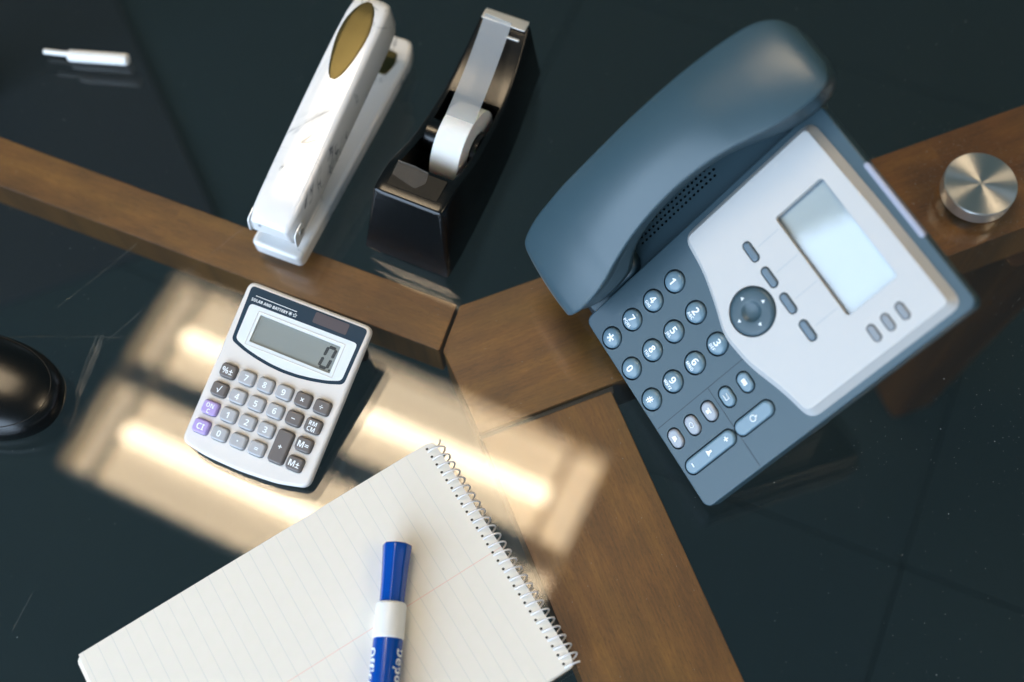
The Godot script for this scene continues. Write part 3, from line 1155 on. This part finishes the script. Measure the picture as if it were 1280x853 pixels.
	for k in keys:
		var c := pl(k[1], k[2])
		var digit: bool = k[4] >= 0 and k[5] >= 1 and k[5] <= 3
		var m: Material = M.calc_key if digit else M.calc_dark
		if k[5] == 0 and k[4] >= 2:
			m = M.calc_purple
		var key := obj("key", tm if k[3] else sm, m, t, Vector3(c.x, 0, c.y))
		var what: String = k[0]
		if what.contains(" "):
			var pp := what.split(" ")
			text("lettering", pp[0], 0.0026, M.print_white, key, Vector3(0, 0.00306, -0.0012))
			text("lettering", pp[1], 0.0026, M.print_white, key, Vector3(0, 0.00306, 0.0022))
		elif what == "·":
			var dt := Sh.new()
			dt.slab(circle(Vector2.ZERO, 0.00055, 10), 0.00301, 0.00312, 0.0)
			obj("lettering", dt, M.print_white, key)
		else:
			text("lettering", what, 0.0037, M.print_white, key, Vector3(0, 0.00306, 0.0002))

# ------------------------------------------------------------------ stapler
func stapler() -> void:
	var yaw := atan2(0.479, 0.878)
	var L := Vector3(sin(yaw), 0, -cos(yaw))
	var P := Vector3(cos(yaw), 0, sin(yaw))
	# local x across, local z = -L
	var xf := Transform3D(Basis(P, Vector3.UP, -L), Vector3(-0.141, 0, -0.375) + P * 0.0012)
	var t := thing("stapler", "white marbled stapler with gold inlay on its raised arm", "stapler", xf)
	var base := Sh.new()
	base.slab(rounded([Vector2(-0.0180, 0.006), Vector2(0.0180, 0.006), Vector2(0.0180, -0.160), Vector2(0.0135, -0.1735), Vector2(-0.0135, -0.1735), Vector2(-0.0180, -0.160)], 0.005, 5), 0.0005, 0.0115, 0.0030, 0.001, 5)
	obj("base", base, M.marble, t)
	# hinge block between base and arm
	var hb := Sh.new()
	hb.slab(rounded([Vector2(-0.0120, -0.006), Vector2(0.0120, -0.006), Vector2(0.0120, -0.040), Vector2(-0.0120, -0.040)], 0.003, 4), 0.0112, 0.027, 0.001, 0.0, 3)
	obj("hinge_block", hb, M.marble, t)
	# magazine under the arm
	var st := []
	var mg := Sh.new()
	var rows := []
	var from := []
	for k in 2:
		var s: float = [0.030, 0.148][k]
		var y: float = [0.022, 0.037][k]
		var ring := []
		for q in rrect(-0.0085, -0.006, 0.0085, 0.006, 0.001, 2):
			ring.append(Vector3(q.x, y + q.y, -s))
		rows.append(ring)
		from.append(Vector3(0, y, -s))
	mg.grid(rows, true, from)
	mg.fan(rows[0], Vector3(0, 0, 1))
	mg.fan(rows[1], Vector3(0, 0, -1))
	obj("magazine", mg, M.steel, t)
	# arm: rounded channel section that rises towards the mouth
	var arm := Sh.new()
	rows = []
	from = []
	var stn := [[-2.5, 12.6, 36.5, 25.5], [-1.8, 14.4, 38.2, 23.6], [2.0, 15.2, 39.6, 22.6], [7.0, 16.0, 41.4, 22.0], [15.0, 16.2, 43.2, 23.2], [30.0, 16.3, 46.0, 25.4], [55.0, 16.2, 50.6, 29.0], [85.0, 16.0, 56.0, 33.2], [110.0, 15.8, 60.2, 36.6], [130.0, 15.6, 63.2, 39.4], [145.0, 15.2, 65.0, 41.4], [154.0, 14.4, 65.4, 43.2], [159.0, 12.6, 64.2, 45.2], [161.0, 9.8, 61.6, 48.2]]
	for q in stn:
		var ring := []
		var hw: float = q[1]
		var yt: float = q[2]
		var yb: float = q[3]
		var rr := minf(3.6, (yt - yb) * 0.3)
		for k in 7:
			var a := PI - PI / 2 * k / 6.0
			ring.append(Vector3(-hw + 1.4 + rr + cos(a) * rr, yt - rr + sin(a) * rr, -q[0]))
		for k in [-0.5, 0.0, 0.5]:
			ring.append(Vector3(k * hw, yt + 0.5 * (1.0 - k * k), -q[0]))
		for k in 7:
			var a := PI / 2 - PI / 2 * k / 6.0
			ring.append(Vector3(hw - 1.4 - rr + cos(a) * rr, yt - rr + sin(a) * rr, -q[0]))
		ring.append(Vector3(hw, yb + 0.8, -q[0]))
		ring.append(Vector3(hw - 0.3, yb, -q[0]))
		ring.append(Vector3(hw - 1.4, yb, -q[0]))
		ring.append(Vector3(0, yb + 0.6, -q[0]))
		ring.append(Vector3(-hw + 1.4, yb, -q[0]))
		ring.append(Vector3(-hw + 0.3, yb, -q[0]))
		ring.append(Vector3(-hw, yb + 0.8, -q[0]))
		for k in ring.size():
			ring[k] = ring[k] / 1000.0
		rows.append(ring)
		from.append(Vector3(0, (yt + yb) / 2.0, -q[0]) / 1000.0)
	arm.grid(rows, true, from)
	arm.fan(rows[0], Vector3(0, 0, 1))
	arm.fan(rows[-1], Vector3(0, 0, -1))
	var ao := obj("arm", arm, M.marble, t)
	# seam of the cheek by the pin
	for sx in [-1.0, 1.0]:
		var ck := Sh.new()
		var co := rounded([Vector2(0.0030, 0.0205), Vector2(-0.010, 0.0225), Vector2(-0.010, 0.0345), Vector2(0.0010, 0.033)], 0.0030, 4)
		var rows2 := []
		for x in [0.0, 0.0008]:
			var ring := []
			for q in co:
				ring.append(Vector3(sx * (0.0160 + x), q.y, q.x))
			rows2.append(ring)
		ck.grid(rows2, true, [Vector3(sx * 0.016, 0.029, -0.005), Vector3(sx * 0.016, 0.029, -0.005)])
		ck.fan(rows2[1], Vector3(sx, 0, 0))
		obj("cheek", ck, M.marble, t)
		var pin := Sh.new()
		var px := []
		for x in [0.0163, 0.0168, 0.0174]:
			px.append(Vector3(sx * x, 0.0285, -0.0055))
		pin.tube(px, 0.0022, 16)
		obj("pin", pin, M.steel, t)
	# gold inlay on the arm: a long drop shape
	var gi := Sh.new()
	var grow := []
	var gfrom := []
	for i in 21:
		var sv := 97.5 + 57.0 * i / 20.0
		var e := (sv - 126.0) / 29.0
		var wd := sqrt(maxf(0.0, 1.0 - e * e)) * (0.80 + 0.20 * smoothstep(97.0, 150.0, sv)) * 11.6
		var yt := 0.0
		for k in stn.size() - 1:
			if sv >= stn[k][0] and sv <= stn[k + 1][0]:
				yt = lerpf(stn[k][2], stn[k + 1][2], (sv - stn[k][0]) / (stn[k + 1][0] - stn[k][0]))
		var line := []
		for j in 11:
			var u := -1.0 + j / 5.0
			var x := u * wd - 1.0
			line.append(Vector3(x, yt + 0.5 * (1.0 - pow(x / 15.6, 2)) + (0.35 if absf(u) < 0.99 else -0.5), -sv) / 1000.0)
		grow.append(line)
		gfrom.append(Vector3(0, 0.02, -sv / 1000.0))
	gi.grid(grow, false, gfrom)
	obj("gold_inlay", gi, M.gold, ao)
	# anvil plate on the base
	var an := Sh.new()
	an.slab(rounded([Vector2(-0.0095, -0.142), Vector2(0.0085, -0.140), Vector2(0.0110, -0.151), Vector2(0.0085, -0.160), Vector2(-0.0095, -0.160)], 0.003, 4), 0.0112, 0.0122, 0.0005, 0.0, 2)
	obj("anvil_plate", an, M.gold, t)

# ------------------------------------------------------------------ tape dispenser
func dispenser() -> void:
	var yaw := deg_to_rad(30.3)
	var L := Vector3(sin(yaw), 0, -cos(yaw))
	var P := Vector3(cos(yaw), 0, sin(yaw))
	var xf := Transform3D(Basis(P, Vector3.UP, -L), Vector3(-0.05, 0, -0.372) + P * 0.0003)
	var t := thing("tape_dispenser", "black plastic tape dispenser with curved ramp and steel cutter", "tape dispenser", xf)
	# s, half width of deck, deck height, half width at the foot
	var prof := [[-7.2, 20.0, 57.0, 28.6], [-6.6, 21.6, 58.6, 29.2], [-5.0, 22.6, 59.4, 29.6], [0.0, 23.0, 59.6, 30.0], [8.0, 23.0, 59.2, 30.0], [15.0, 22.9, 58.2, 30.0], [18.0, 22.8, 57.4, 30.0], [26.0, 22.5, 53.8, 29.8], [36.0, 22.2, 49.4, 29.6], [48.0, 21.7, 46.0, 29.2], [60.0, 21.2, 44.4, 28.6], [72.0, 20.7, 44.0, 28.0], [80.0, 20.3, 44.2, 27.4], [84.0, 20.1, 44.5, 27.0], [93.0, 19.6, 46.0, 26.0], [103.0, 19.0, 48.8, 24.6], [113.0, 18.2, 52.6, 23.2], [121.0, 17.4, 56.4, 22.0], [128.0, 16.6, 59.8, 21.0], [134.0, 16.0, 62.2, 20.2], [136.0, 15.6, 62.2, 19.8]]
	var rows := []
	var from := []
	for q in prof:
		var s: float = q[0]
		var hw: float = q[1]
		var y: float = q[2]
		var fwd := clampf((2.0 - s) / 9.2, 0.0, 1.0)      # the front wall leans out towards the foot
		var bk := clampf((s - 126.0) / 10.0, 0.0, 1.0)
		var ring := []
		var fs := s - 16.0 * fwd + 6.0 * bk
		var fh: float = q[3]
		var cut := 3.5
		ring.append(Vector3(-fh + cut, 0.6, -fs - 4.0 * fwd))
		ring.append(Vector3(-fh, 8.0, -lerpf(fs, s, 0.10)))
		ring.append(Vector3(-fh - 0.2, 9.0, -lerpf(fs, s, 0.12)))
		ring.append(Vector3(-lerpf(fh, hw, 0.5) - 0.3, lerpf(9.0, y, 0.5), -lerpf(fs, s, 0.56)))
		ring.append(Vector3(-hw - 0.9, y - 2.8, -lerpf(fs, s, 0.97)))
		ring.append(Vector3(-hw - 0.2, y - 0.7, -lerpf(fs, s, 0.995)))
		ring.append(Vector3(-hw + 0.9, y, -s))
		var ws := -17.0 if s < 90.0 else -17.0 * hw / 20.0
		var we := 18.4 if s < 88.0 else 18.4 * hw / 20.1
		for x in [ws, -8.0, 0.0, 8.0, we]:
			ring.append(Vector3(x, y, -s))
		ring.append(Vector3(hw - 0.9, y, -s))
		ring.append(Vector3(hw + 0.2, y - 0.7, -lerpf(fs, s, 0.995)))
		ring.append(Vector3(hw + 0.9, y - 2.8, -lerpf(fs, s, 0.97)))
		ring.append(Vector3(lerpf(fh, hw, 0.5) + 0.3, lerpf(9.0, y, 0.5), -lerpf(fs, s, 0.56)))
		ring.append(Vector3(fh + 0.2, 9.0, -lerpf(fs, s, 0.12)))
		ring.append(Vector3(fh, 8.0, -lerpf(fs, s, 0.10)))
		ring.append(Vector3(fh - cut, 0.6, -fs - 4.0 * fwd))
		for k in ring.size():
			ring[k] = ring[k] / 1000.0
		rows.append(ring)
		from.append(Vector3(0, 0.012, -s / 1000.0))
	var b := Sh.new()
	var i0 := 6
	var i1 := 13
	b.grid(rows, false, from, Rect2i(i0, 7, i1 - i0, 4))
	# front and rear ends
	var front := []
	for p in rows[0]:
		front.append(p)
	var lowf := [front[0], front[1], front[-2], front[-1]]
	b.flat_quad(lowf[0], lowf[1], lowf[2], lowf[3], Vector3(0, -0.4, 1))
	front.pop_front()
	front.pop_back()
	b.fan(front, Vector3(0, 0.27, 0.963))
	b.fan(rows[-1], Vector3(0, 0, -1))
	for k in rows.size() - 1:
		b.flat_quad(rows[k][0], rows[k][-1], rows[k + 1][-1], rows[k + 1][0], Vector3.DOWN)
	# well walls and floor
	var wy := 0.003
	for k in range(i0, i1):
		for side in [7, 11]:
			var a: Vector3 = rows[k][side]
			var c: Vector3 = rows[k + 1][side]
			b.flat_quad(a, c, Vector3(c.x, wy, c.z), Vector3(a.x, wy, a.z), Vector3(1 if side == 7 else -1, 0, 0))
	for k in [i0, i1]:
		var a: Vector3 = rows[k][7]
		var c: Vector3 = rows[k][11]
		b.flat_quad(a, c, Vector3(c.x, wy, c.z), Vector3(a.x, wy, a.z), Vector3(0, 0, -1 if k == i0 else 1))
	b.flat_quad(Vector3(-0.017, wy, -0.018), Vector3(0.0184, wy, -0.018), Vector3(0.0184, wy, -0.084), Vector3(-0.017, wy, -0.084), Vector3.UP)
	obj("body", b, M.gloss_black, t)
	# dark label plate on the front deck
	var lb := Sh.new()
	lb.slab(rrect(-0.0165, -0.0150, 0.0165, 0.0005, 0.0008, 2), 0.0, 0.0003, 0.0)
	var lo := obj("label_plate", lb, M.black, t)
	lo.transform = Transform3D(Basis(Vector3.RIGHT, -0.055), Vector3(0, 0.0597, 0.0))
	var sc := Sh.new()
	sc.slab(rounded([Vector2(-0.0175, -0.0205), Vector2(0.0035, -0.0195), Vector2(0.0050, -0.0120), Vector2(0.0005, -0.0062), Vector2(-0.0170, -0.0105)], 0.0012, 3), 0.0004, 0.00055, 0.0)
	var so := obj("tape_scrap", sc, M.scrap, t)
	so.transform = Transform3D(Basis(Vector3.RIGHT, -0.055), Vector3(0, 0.0598, 0.0035))
	var cr := Sh.new()
	cr.tube([Vector3(-0.0175, 0.0005, -0.0205), Vector3(-0.006, 0.0009, -0.0203), Vector3(0.0032, 0.0006, -0.0192), Vector3(0.0048, 0.0005, -0.0125)], 0.0004, 6)
	obj("fold", cr, M.scrap, so)
	# hub pin across the well
	var hub := Sh.new()
	hub.tube([Vector3(-0.0168, 0.0362, -0.0535), Vector3(0.0, 0.0362, -0.0535), Vector3(0.0182, 0.0362, -0.0535)], 0.0115, 24)
	obj("hub", hub, M.gloss_black, t)
	# cutter at the high end
	var cb := Sh.new()
	cb.slab(rrect(-0.0152, -0.1375, 0.0152, -0.1305, 0.0006, 2), 0.0, 0.0009, 0.0003, 0.0, 2)
	var n := 26
	for k in n:
		var x := -0.0150 + 0.030 * k / n
		var w := 0.030 / n
		cb.slab(PackedVector2Array([Vector2(x, -0.1375), Vector2(x + w, -0.1375), Vector2(x + w / 2, -0.1388)]), 0.0001, 0.0008, 0.0)
	var co := obj("cutter", cb, M.steel, t)
	co.position = Vector3(0, 0.0624, 0)
	var bar := Sh.new()
	bar.slab(rrect(0.004, -0.1265, 0.0135, -0.1247, 0.0008, 3), 0.0, 0.0012, 0.0005, 0.0, 2)
	var bo := obj("tape_stop", bar, M.steel, t)
	bo.position = Vector3(0, 0.0582, 0)

	# the roll of tape in the well, with its loose end drawn up to the cutter
	var r := thing("tape_roll", "roll of white translucent tape in the black dispenser, end drawn to the cutter", "tape", Transform3D(xf.basis, xf * Vector3(0.0052, 0.0362, -0.0535)))
	var ro := Sh.new()
	var R := 0.0262
	var ri := 0.0128
	var hw := 0.0095
	var prof2 := [[ri, -hw], [ri + 0.0003, -hw - 0.0002], [R - 0.0004, -hw], [R, -hw + 0.0004], [R, 0.0], [R, hw - 0.0004], [R - 0.0004, hw], [ri + 0.0003, hw + 0.0002], [ri, hw], [ri, 0.0], [ri, -hw]]
	var pr := []
	for q in 65:
		var a := TAU * q / 64.0
		var ring := []
		for p in prof2:
			ring.append(Vector3(p[1], cos(a) * p[0], sin(a) * p[0]))
		pr.append(ring)
	for i in 64:
		for j in prof2.size() - 1:
			var a0 := TAU * (i + 0.0) / 64.0
			var a1 := TAU * (i + 1.0) / 64.0
			var d := Vector2(prof2[j + 1][1] - prof2[j][1], prof2[j + 1][0] - prof2[j][0]).normalized()
			var k := Vector2(-d.y, d.x)
			if j >= 8:
				pass
			var n0 := Vector3(k.x, cos(a0) * k.y, sin(a0) * k.y)
			var n1 := Vector3(k.x, cos(a1) * k.y, sin(a1) * k.y)
			ro.quad(pr[i][j], pr[i][j + 1], pr[i + 1][j + 1], pr[i + 1][j], n0, n0, n1, n1)
	obj("roll", ro, M.tape, r)
	var core := Sh.new()
	for i in 48:
		var a0 := TAU * i / 48.0
		var a1 := TAU * (i + 1) / 48.0
		var p0 := Vector3(0, cos(a0), sin(a0))
		var p1 := Vector3(0, cos(a1), sin(a1))
		for rr in [[0.01265, -1.0], [0.0118, -1.0]]:
			core.quad(p0 * rr[0] + Vector3(-hw, 0, 0), p1 * rr[0] + Vector3(-hw, 0, 0), p1 * rr[0] + Vector3(hw, 0, 0), p0 * rr[0] + Vector3(hw, 0, 0), -p0, -p1, -p1, -p0)
	obj("core", core, M.tape, r)
	# loose strand: leaves the roll near the top, shifts across and lies on the cutter
	var path := []
	var start_a := 0.10
	for k in 17:
		var u := k / 16.0
		var p := Vector3(0, R * cos(start_a) + 0.0001, -R * sin(start_a)).lerp(Vector3(-0.0095, 0.0274, -0.0800), u)
		p.y -= 0.0026 * sin(PI * u)
		path.append(p)
	var sd := Sh.new()
	var rws := []
	for yy in [0.0, 0.00012]:
		pass
	var top := []
	for k in 17:
		var u := k / 16.0
		var sk := Vector3(1, 0, 0.05 * u)
		top.append([path[k] - sk * 0.0095, path[k] - sk * 0.003, path[k] + sk * 0.003, path[k] + sk * 0.0095])
	var fr := []
	for k in 17:
		fr.append(path[k] + Vector3(0, -0.05, 0))
	sd.grid(top, false, fr)
	obj("strand", sd, M.strand, r)

# ------------------------------------------------------------------ notebook
func pad_frame() -> Transform3D:
	var a := 1.1083
	var v := Vector3(cos(a), 0, sin(a))
	var u := Vector3(-sin(a), 0, cos(a))
	# local x = u (away from the coil), local z = v?  keep right-handed: x = u, y = up, z = u x up
	var z := u.cross(Vector3.UP)
	return Transform3D(Basis(u, Vector3.UP, z), Vector3(-0.0542, 0, -0.2328))

func notebook() -> void:
	var xf := pad_frame()
	# local z runs against v: v = -z
	var t := thing("notebook", "spiral bound ruled notepad with white pages and red centre line", "notebook", xf)
	var W := 0.1524
	var H := 0.2286
	var bk := Sh.new()
	bk.slab(rrect(-0.0018, -W - 0.0006, H + 0.001, 0.0006, 0.003, 4), 0.0004, 0.0014, 0.0)
	obj("back_cover", bk, M.card, t)
	# page block: a few bundles slightly out of line
	var y := 0.0015
	for k in 6:
		var s := Sh.new()
		var dx := rng.randf_range(-0.0004, 0.0008)
		var dz := rng.randf_range(-0.0005, 0.0005)
		if k == 4:
			dx = 0.0022
			dz = -0.0006
		s.slab(rrect(-0.0014, -W + dz, H + dx, dz, 0.0035, 3), y, y + 0.00098, 0.0002, 0.0, 1)
		obj("page_bundle", s, M.paper, t)
		y += 0.00100
	var holes := []
	var nh := 27
	for k in nh:
		holes.append(circle(Vector2(0.0042, -0.0030 - k * 0.00563), 0.00085, 9))
	var s := Sh.new()
	var strip := PackedVector2Array()
	for q in [[Vector2(-0.0016, -0.0045), Vector2(-0.0004, -0.0014)], [Vector2(-0.0004, -0.0014), Vector2(0.0030, 0.0)], [Vector2(0.0030, 0.0), Vector2(0.0100, 0.0)], [Vector2(0.0100, 0.0), Vector2(0.0100, -W)], [Vector2(0.0100, -W), Vector2(0.0030, -W)], [Vector2(0.0030, -W), Vector2(-0.0004, -W + 0.0014)], [Vector2(-0.0004, -W + 0.0014), Vector2(-0.0016, -W + 0.0045)], [Vector2(-0.0016, -W + 0.0045), Vector2(-0.0016, -0.0045)]]:
		var m := maxi(1, int(q[0].distance_to(q[1]) / 0.002))
		for i in m:
			strip.append(q[0].lerp(q[1], float(i) / m))
	s.slab(strip, y, y + 0.0005, 0.0, 0.0, 1, holes, 0.0018, false)
	s.slab(PackedVector2Array([Vector2(0.0100, 0.0), Vector2(H - 0.0004, 0.0), Vector2(H - 0.0004, -W), Vector2(0.0100, -W)]), y, y + 0.0005, 0.0)
	# uv over the sheet for the ruled print
	for i in s.t.size():
		s.t[i] = Vector2(s.v[i].x / H, -s.v[i].z / W)
	obj("top_page", s, M.page, t)
	var hf := Sh.new()
	for k in nh:
		hf.cap(circle(Vector2(0.0042, -0.0030 - k * 0.00563), 0.0010, 9), y + 0.00006, Vector3.UP)
	obj("hole", hf, M.black, t)
	# coil
	var path := []
	var r := 0.0052
	var steps := 14
	for k in (nh - 1) * steps + steps:
		var u := float(k) / steps
		var a := TAU * u + PI * 0.9
		path.append(Vector3(-0.0002 + cos(a) * r * 0.98, 0.0060 + sin(a) * r * 1.0, -0.0015 - u * 0.00563))
	var c := Sh.new()
	c.tube(path, 0.00056, 6)
	obj("coil", c, M.coil, t)

# ------------------------------------------------------------------ marker
func marker() -> void:
	var d := Vector3(-0.158, 0, 0.987).normalized()
	var x := Vector3.UP.cross(d).normalized()
	# local y runs along the marker from cap to tail
	var r := 0.0084
	var xf := Transform3D(Basis(x, d, x.cross(d)), Vector3(-0.0765, 0.0081 + r, -0.1712))
	var t := thing("marker", "blue dry erase marker with white collar lying on the notebook", "marker", xf)
	# cap with flat facets, wider at the end
	var cap := Sh.new()
	var rows := []
	var from := []
	for q in [[0.0, 0.0070], [0.0004, 0.0080], [0.0012, 0.0083], [0.006, 0.0080], [0.014, 0.0075], [0.024, 0.0071], [0.0335, 0.0069]]:
		var ring := []
		for k in 48:
			var a := TAU * k / 48.0
			var f := cos(fmod(a, TAU / 8.0) - TAU / 16.0)
			ring.append(Vector3(cos(a) * q[1] * lerpf(1.0, 0.925 / f, 0.8), q[0], sin(a) * q[1] * lerpf(1.0, 0.925 / f, 0.8)))
		rows.append(ring)
		from.append(Vector3(0, q[0], 0))
	cap.grid(rows, true, from)
	cap.fan(rows[0], Vector3.DOWN)
	obj("cap", cap, M.blue, t)
	obj("collar", turned([[0.0328, 0.0060], [0.0328, 0.0072], [0.0334, 0.0080], [0.0346, 0.0084], [0.0420, 0.0085], [0.0515, 0.0085], [0.0524, 0.0083], [0.0526, 0.0078]]), M.white_plastic, t)
	obj("barrel", turned([[0.0526, 0.0079], [0.0530, 0.0082], [0.0800, 0.0083], [0.1180, 0.0083], [0.1240, 0.0080], [0.1262, 0.0070], [0.1268, 0.0001]]), M.blue, t)
	# white lettering wrapped round the barrel, reading towards the tail
	wrap_text(t, "Office", 0.0054, 0.0582, 2.62, 0.00842)
	wrap_text(t, "Depot", 0.0054, 0.0582, 0.42, 0.00842)

func turned(profile: Array) -> ArrayMesh:
	var s := Sh.new()
	var rows := []
	var from := []
	for q in profile:
		var ring := []
		for k in 40:
			var a := TAU * k / 40.0
			ring.append(Vector3(cos(a) * q[1], q[0], sin(a) * q[1]))
		rows.append(ring)
		from.append(Vector3(0, q[0], 0))
	s.grid(rows, true, from)
	return s.mesh()

func wrap_text(parent: Node, what: String, h: float, start: float, angle: float, r: float) -> void:
	var tm := TextMesh.new()
	tm.font = font
	tm.text = what
	tm.font_size = 64
	tm.pixel_size = 0.01
	tm.depth = 0.0
	tm.curve_step = 3.0
	tm.horizontal_alignment = HORIZONTAL_ALIGNMENT_LEFT
	var arr := tm.surface_get_arrays(0)
	var vs: PackedVector3Array = arr[Mesh.ARRAY_VERTEX]
	var idx = arr[Mesh.ARRAY_INDEX]
	var s := Sh.new()
	var cnt: int = idx.size() if idx != null and idx.size() > 0 else vs.size()
	var lo := 1e9
	for i in vs.size():
		vs[i] *= h / 0.46
	for p in vs:
		lo = minf(lo, p.x)
	for k in range(0, cnt, 3):
		var q := []
		var nn := []
		for m in 3:
			var p: Vector3 = vs[idx[k + m]] if idx != null and idx.size() > 0 else vs[k + m]
			var a := angle - p.y / r
			# local z points down under the marker, so the upper side lies at -z
			var d := Vector3(cos(a), 0, -sin(a))
			q.append(d * (r + 0.00004) + Vector3.UP * (start + p.x - lo))
			nn.append(d)
		s.tri(q[0], q[1], q[2], nn[0], nn[1], nn[2])
	obj("lettering", s, M.print_white, parent)

# ------------------------------------------------------------------ mouse, pen cap, dust
func mouse() -> void:
	var xf := Transform3D(Basis(Vector3.UP, deg_to_rad(-20.0)), Vector3(-0.3245, 0, -0.2995))
	var t := thing("computer_mouse", "glossy black computer mouse on the glass", "mouse", xf)
	var rows := []
	var from := []
	var s := Sh.new()
	var seam := []
	for i in 29:
		var v := i / 28.0
		var ph := lerpf(-0.5, 1.0, v) * PI / 2
		var ring := []
		for k in 64:
			var a := TAU * k / 64.0
			var cr := pow(maxf(cos(ph), 0.0), 0.75)
			if ph < 0.0:
				cr = lerpf(0.90, 1.0, pow(cos(ph * 2.0), 0.5)) if cos(ph * 2.0) > 0.0 else 0.90
			var ca := signf(cos(a)) * pow(absf(cos(a)), 0.86)
			var sa := signf(sin(a)) * pow(absf(sin(a)), 0.86)
			var y := 0.0115 + (0.0215 * sin(ph) if ph > 0.0 else 0.0110 * sin(ph * 2.0))
			y -= (0.006 * ca * cr if ph > 0.0 else 0.0) * sin(maxf(ph, 0.0))
			ring.append(Vector3(ca * 0.052 * cr, maxf(y, 0.0006), sa * 0.0325 * cr * (1.0 - 0.06 * ca)))
		rows.append(ring)
		from.append(Vector3(0, 0.008, 0))
	s.grid(rows, true, from)
	s.fan(rows[0], Vector3.DOWN)
	obj("shell", s, M.mouse, t)
	# seam round the upper shell
	var sm := Sh.new()
	var p := []
	for k in 65:
		var w: Vector3 = rows[15][k % 64]
		p.append(w + Vector3(0, 0.0001, 0))
	sm.tube(p, 0.00028, 5, false)
	obj("seam", sm, M.black, t)

func pen_cap() -> void:
	var a := Vector3(-0.2846, 0.0047, -0.5445)
	var b := Vector3(-0.2424, 0.0047, -0.5352)
	var d := (b - a).normalized()
	var x := Vector3.UP.cross(d).normalized()
	var t := thing("pen_cap", "white plastic cap with thin stem lying on the dark glass", "pen cap", Transform3D(Basis(x, d, x.cross(d)), a))
	obj("sleeve", turned([[0.0, 0.0001], [0.0, 0.0036], [0.0008, 0.0042], [0.004, 0.0043], [0.038, 0.0043], [0.0416, 0.0041], [0.0428, 0.0034], [0.0431, 0.0001]]), M.white_plastic, t)
	var st := Sh.new()
	st.tube([Vector3(0.0012, 0.001, -0.0), Vector3(0.0015, -0.009, -0.0), Vector3(0.002, -0.0185, 0.0)], 0.0019, 12)
	obj("stem", st, M.white_plastic, t)

func dust() -> void:
	var s := Sh.new()
	for k in 2200:
		var x := rng.randf_range(-0.42, 0.45)
		var z := rng.randf_range(-0.66, 0.02)
		if rng.randf() < 0.35:
			x = 0.30 + rng.randfn() * 0.09
			z = -0.20 + rng.randfn() * 0.10
		if k % 5 == 0:
			var w := rng.randf_range(0, TAU)
			var q := rng.randf_range(0.026, 0.046)
			x = 0.307 + cos(w) * q
			z = -0.362 + sin(w) * q * rng.randf_range(0.7, 1.2)
		var r := rng.randf_range(0.00008, 0.00022)
		if rng.randf() < 0.06:
			r *= 1.9
		var p := PackedVector2Array()
		for q in 6:
			var a := TAU * q / 6.0
			p.append(Vector2(x, z) + Vector2(cos(a), sin(a)) * r * rng.randf_range(0.5, 1.2))
		s.slab(p, 0.00002, 0.00012, 0.0)
	var o := obj("dust", s, M.dust, self)
	tag(o, "pale dust specks scattered over the glass table top", "dust", "stuff")
	var c := Sh.new()
	var lines := [[-0.285, -0.352, -0.235, -0.392], [-0.252, -0.325, -0.165, -0.395], [-0.315, -0.335, -0.20, -0.318], [-0.252, -0.272, -0.242, -0.300], [-0.30, -0.15, -0.29, -0.17], [-0.262, -0.243, -0.254, -0.233], [-0.19, -0.262, -0.12, -0.27]]
	for k in 20:
		var x := rng.randf_range(-0.34, 0.35)
		var z := rng.randf_range(-0.6, -0.08)
		var a := rng.randf_range(0, TAU)
		var l := rng.randf_range(0.002, 0.009)
		lines.append([x, z, x + cos(a) * l, z + sin(a) * l])
	for k in 16:   # a worn, rubbed patch beside the mouse
		var w := rng.randf_range(-0.0028, 0.0028)
		lines.append([-0.2575 + w + rng.randf_range(-0.001, 0.001), -0.328 + rng.randf_range(-0.004, 0.006), -0.2690 + w * 0.6, -0.291 + rng.randf_range(-0.006, 0.003)])
	for l in lines:
		var path := []
		var a := Vector3(l[0], 0.00005, l[1])
		var b := Vector3(l[2], 0.00005, l[3])
		var side := (b - a).cross(Vector3.UP) * rng.randf_range(-0.025, 0.025)
		for k in 9:
			var u := k / 8.0
			path.append(a.lerp(b, u) + side * sin(PI * u))
		for k in 8:
			var w: Vector3 = (path[k + 1] - path[k]).cross(Vector3.UP).normalized() * (0.00011 + 0.00005 * sin(k * 2.1))
			c.flat_quad(path[k] - w, path[k] + w, path[k + 1] + w, path[k + 1] - w, Vector3.UP)
	var so := obj("scratches", c, M.scratch, self)
	tag(so, "fine pale scratches across the glass table top", "scratches", "stuff")
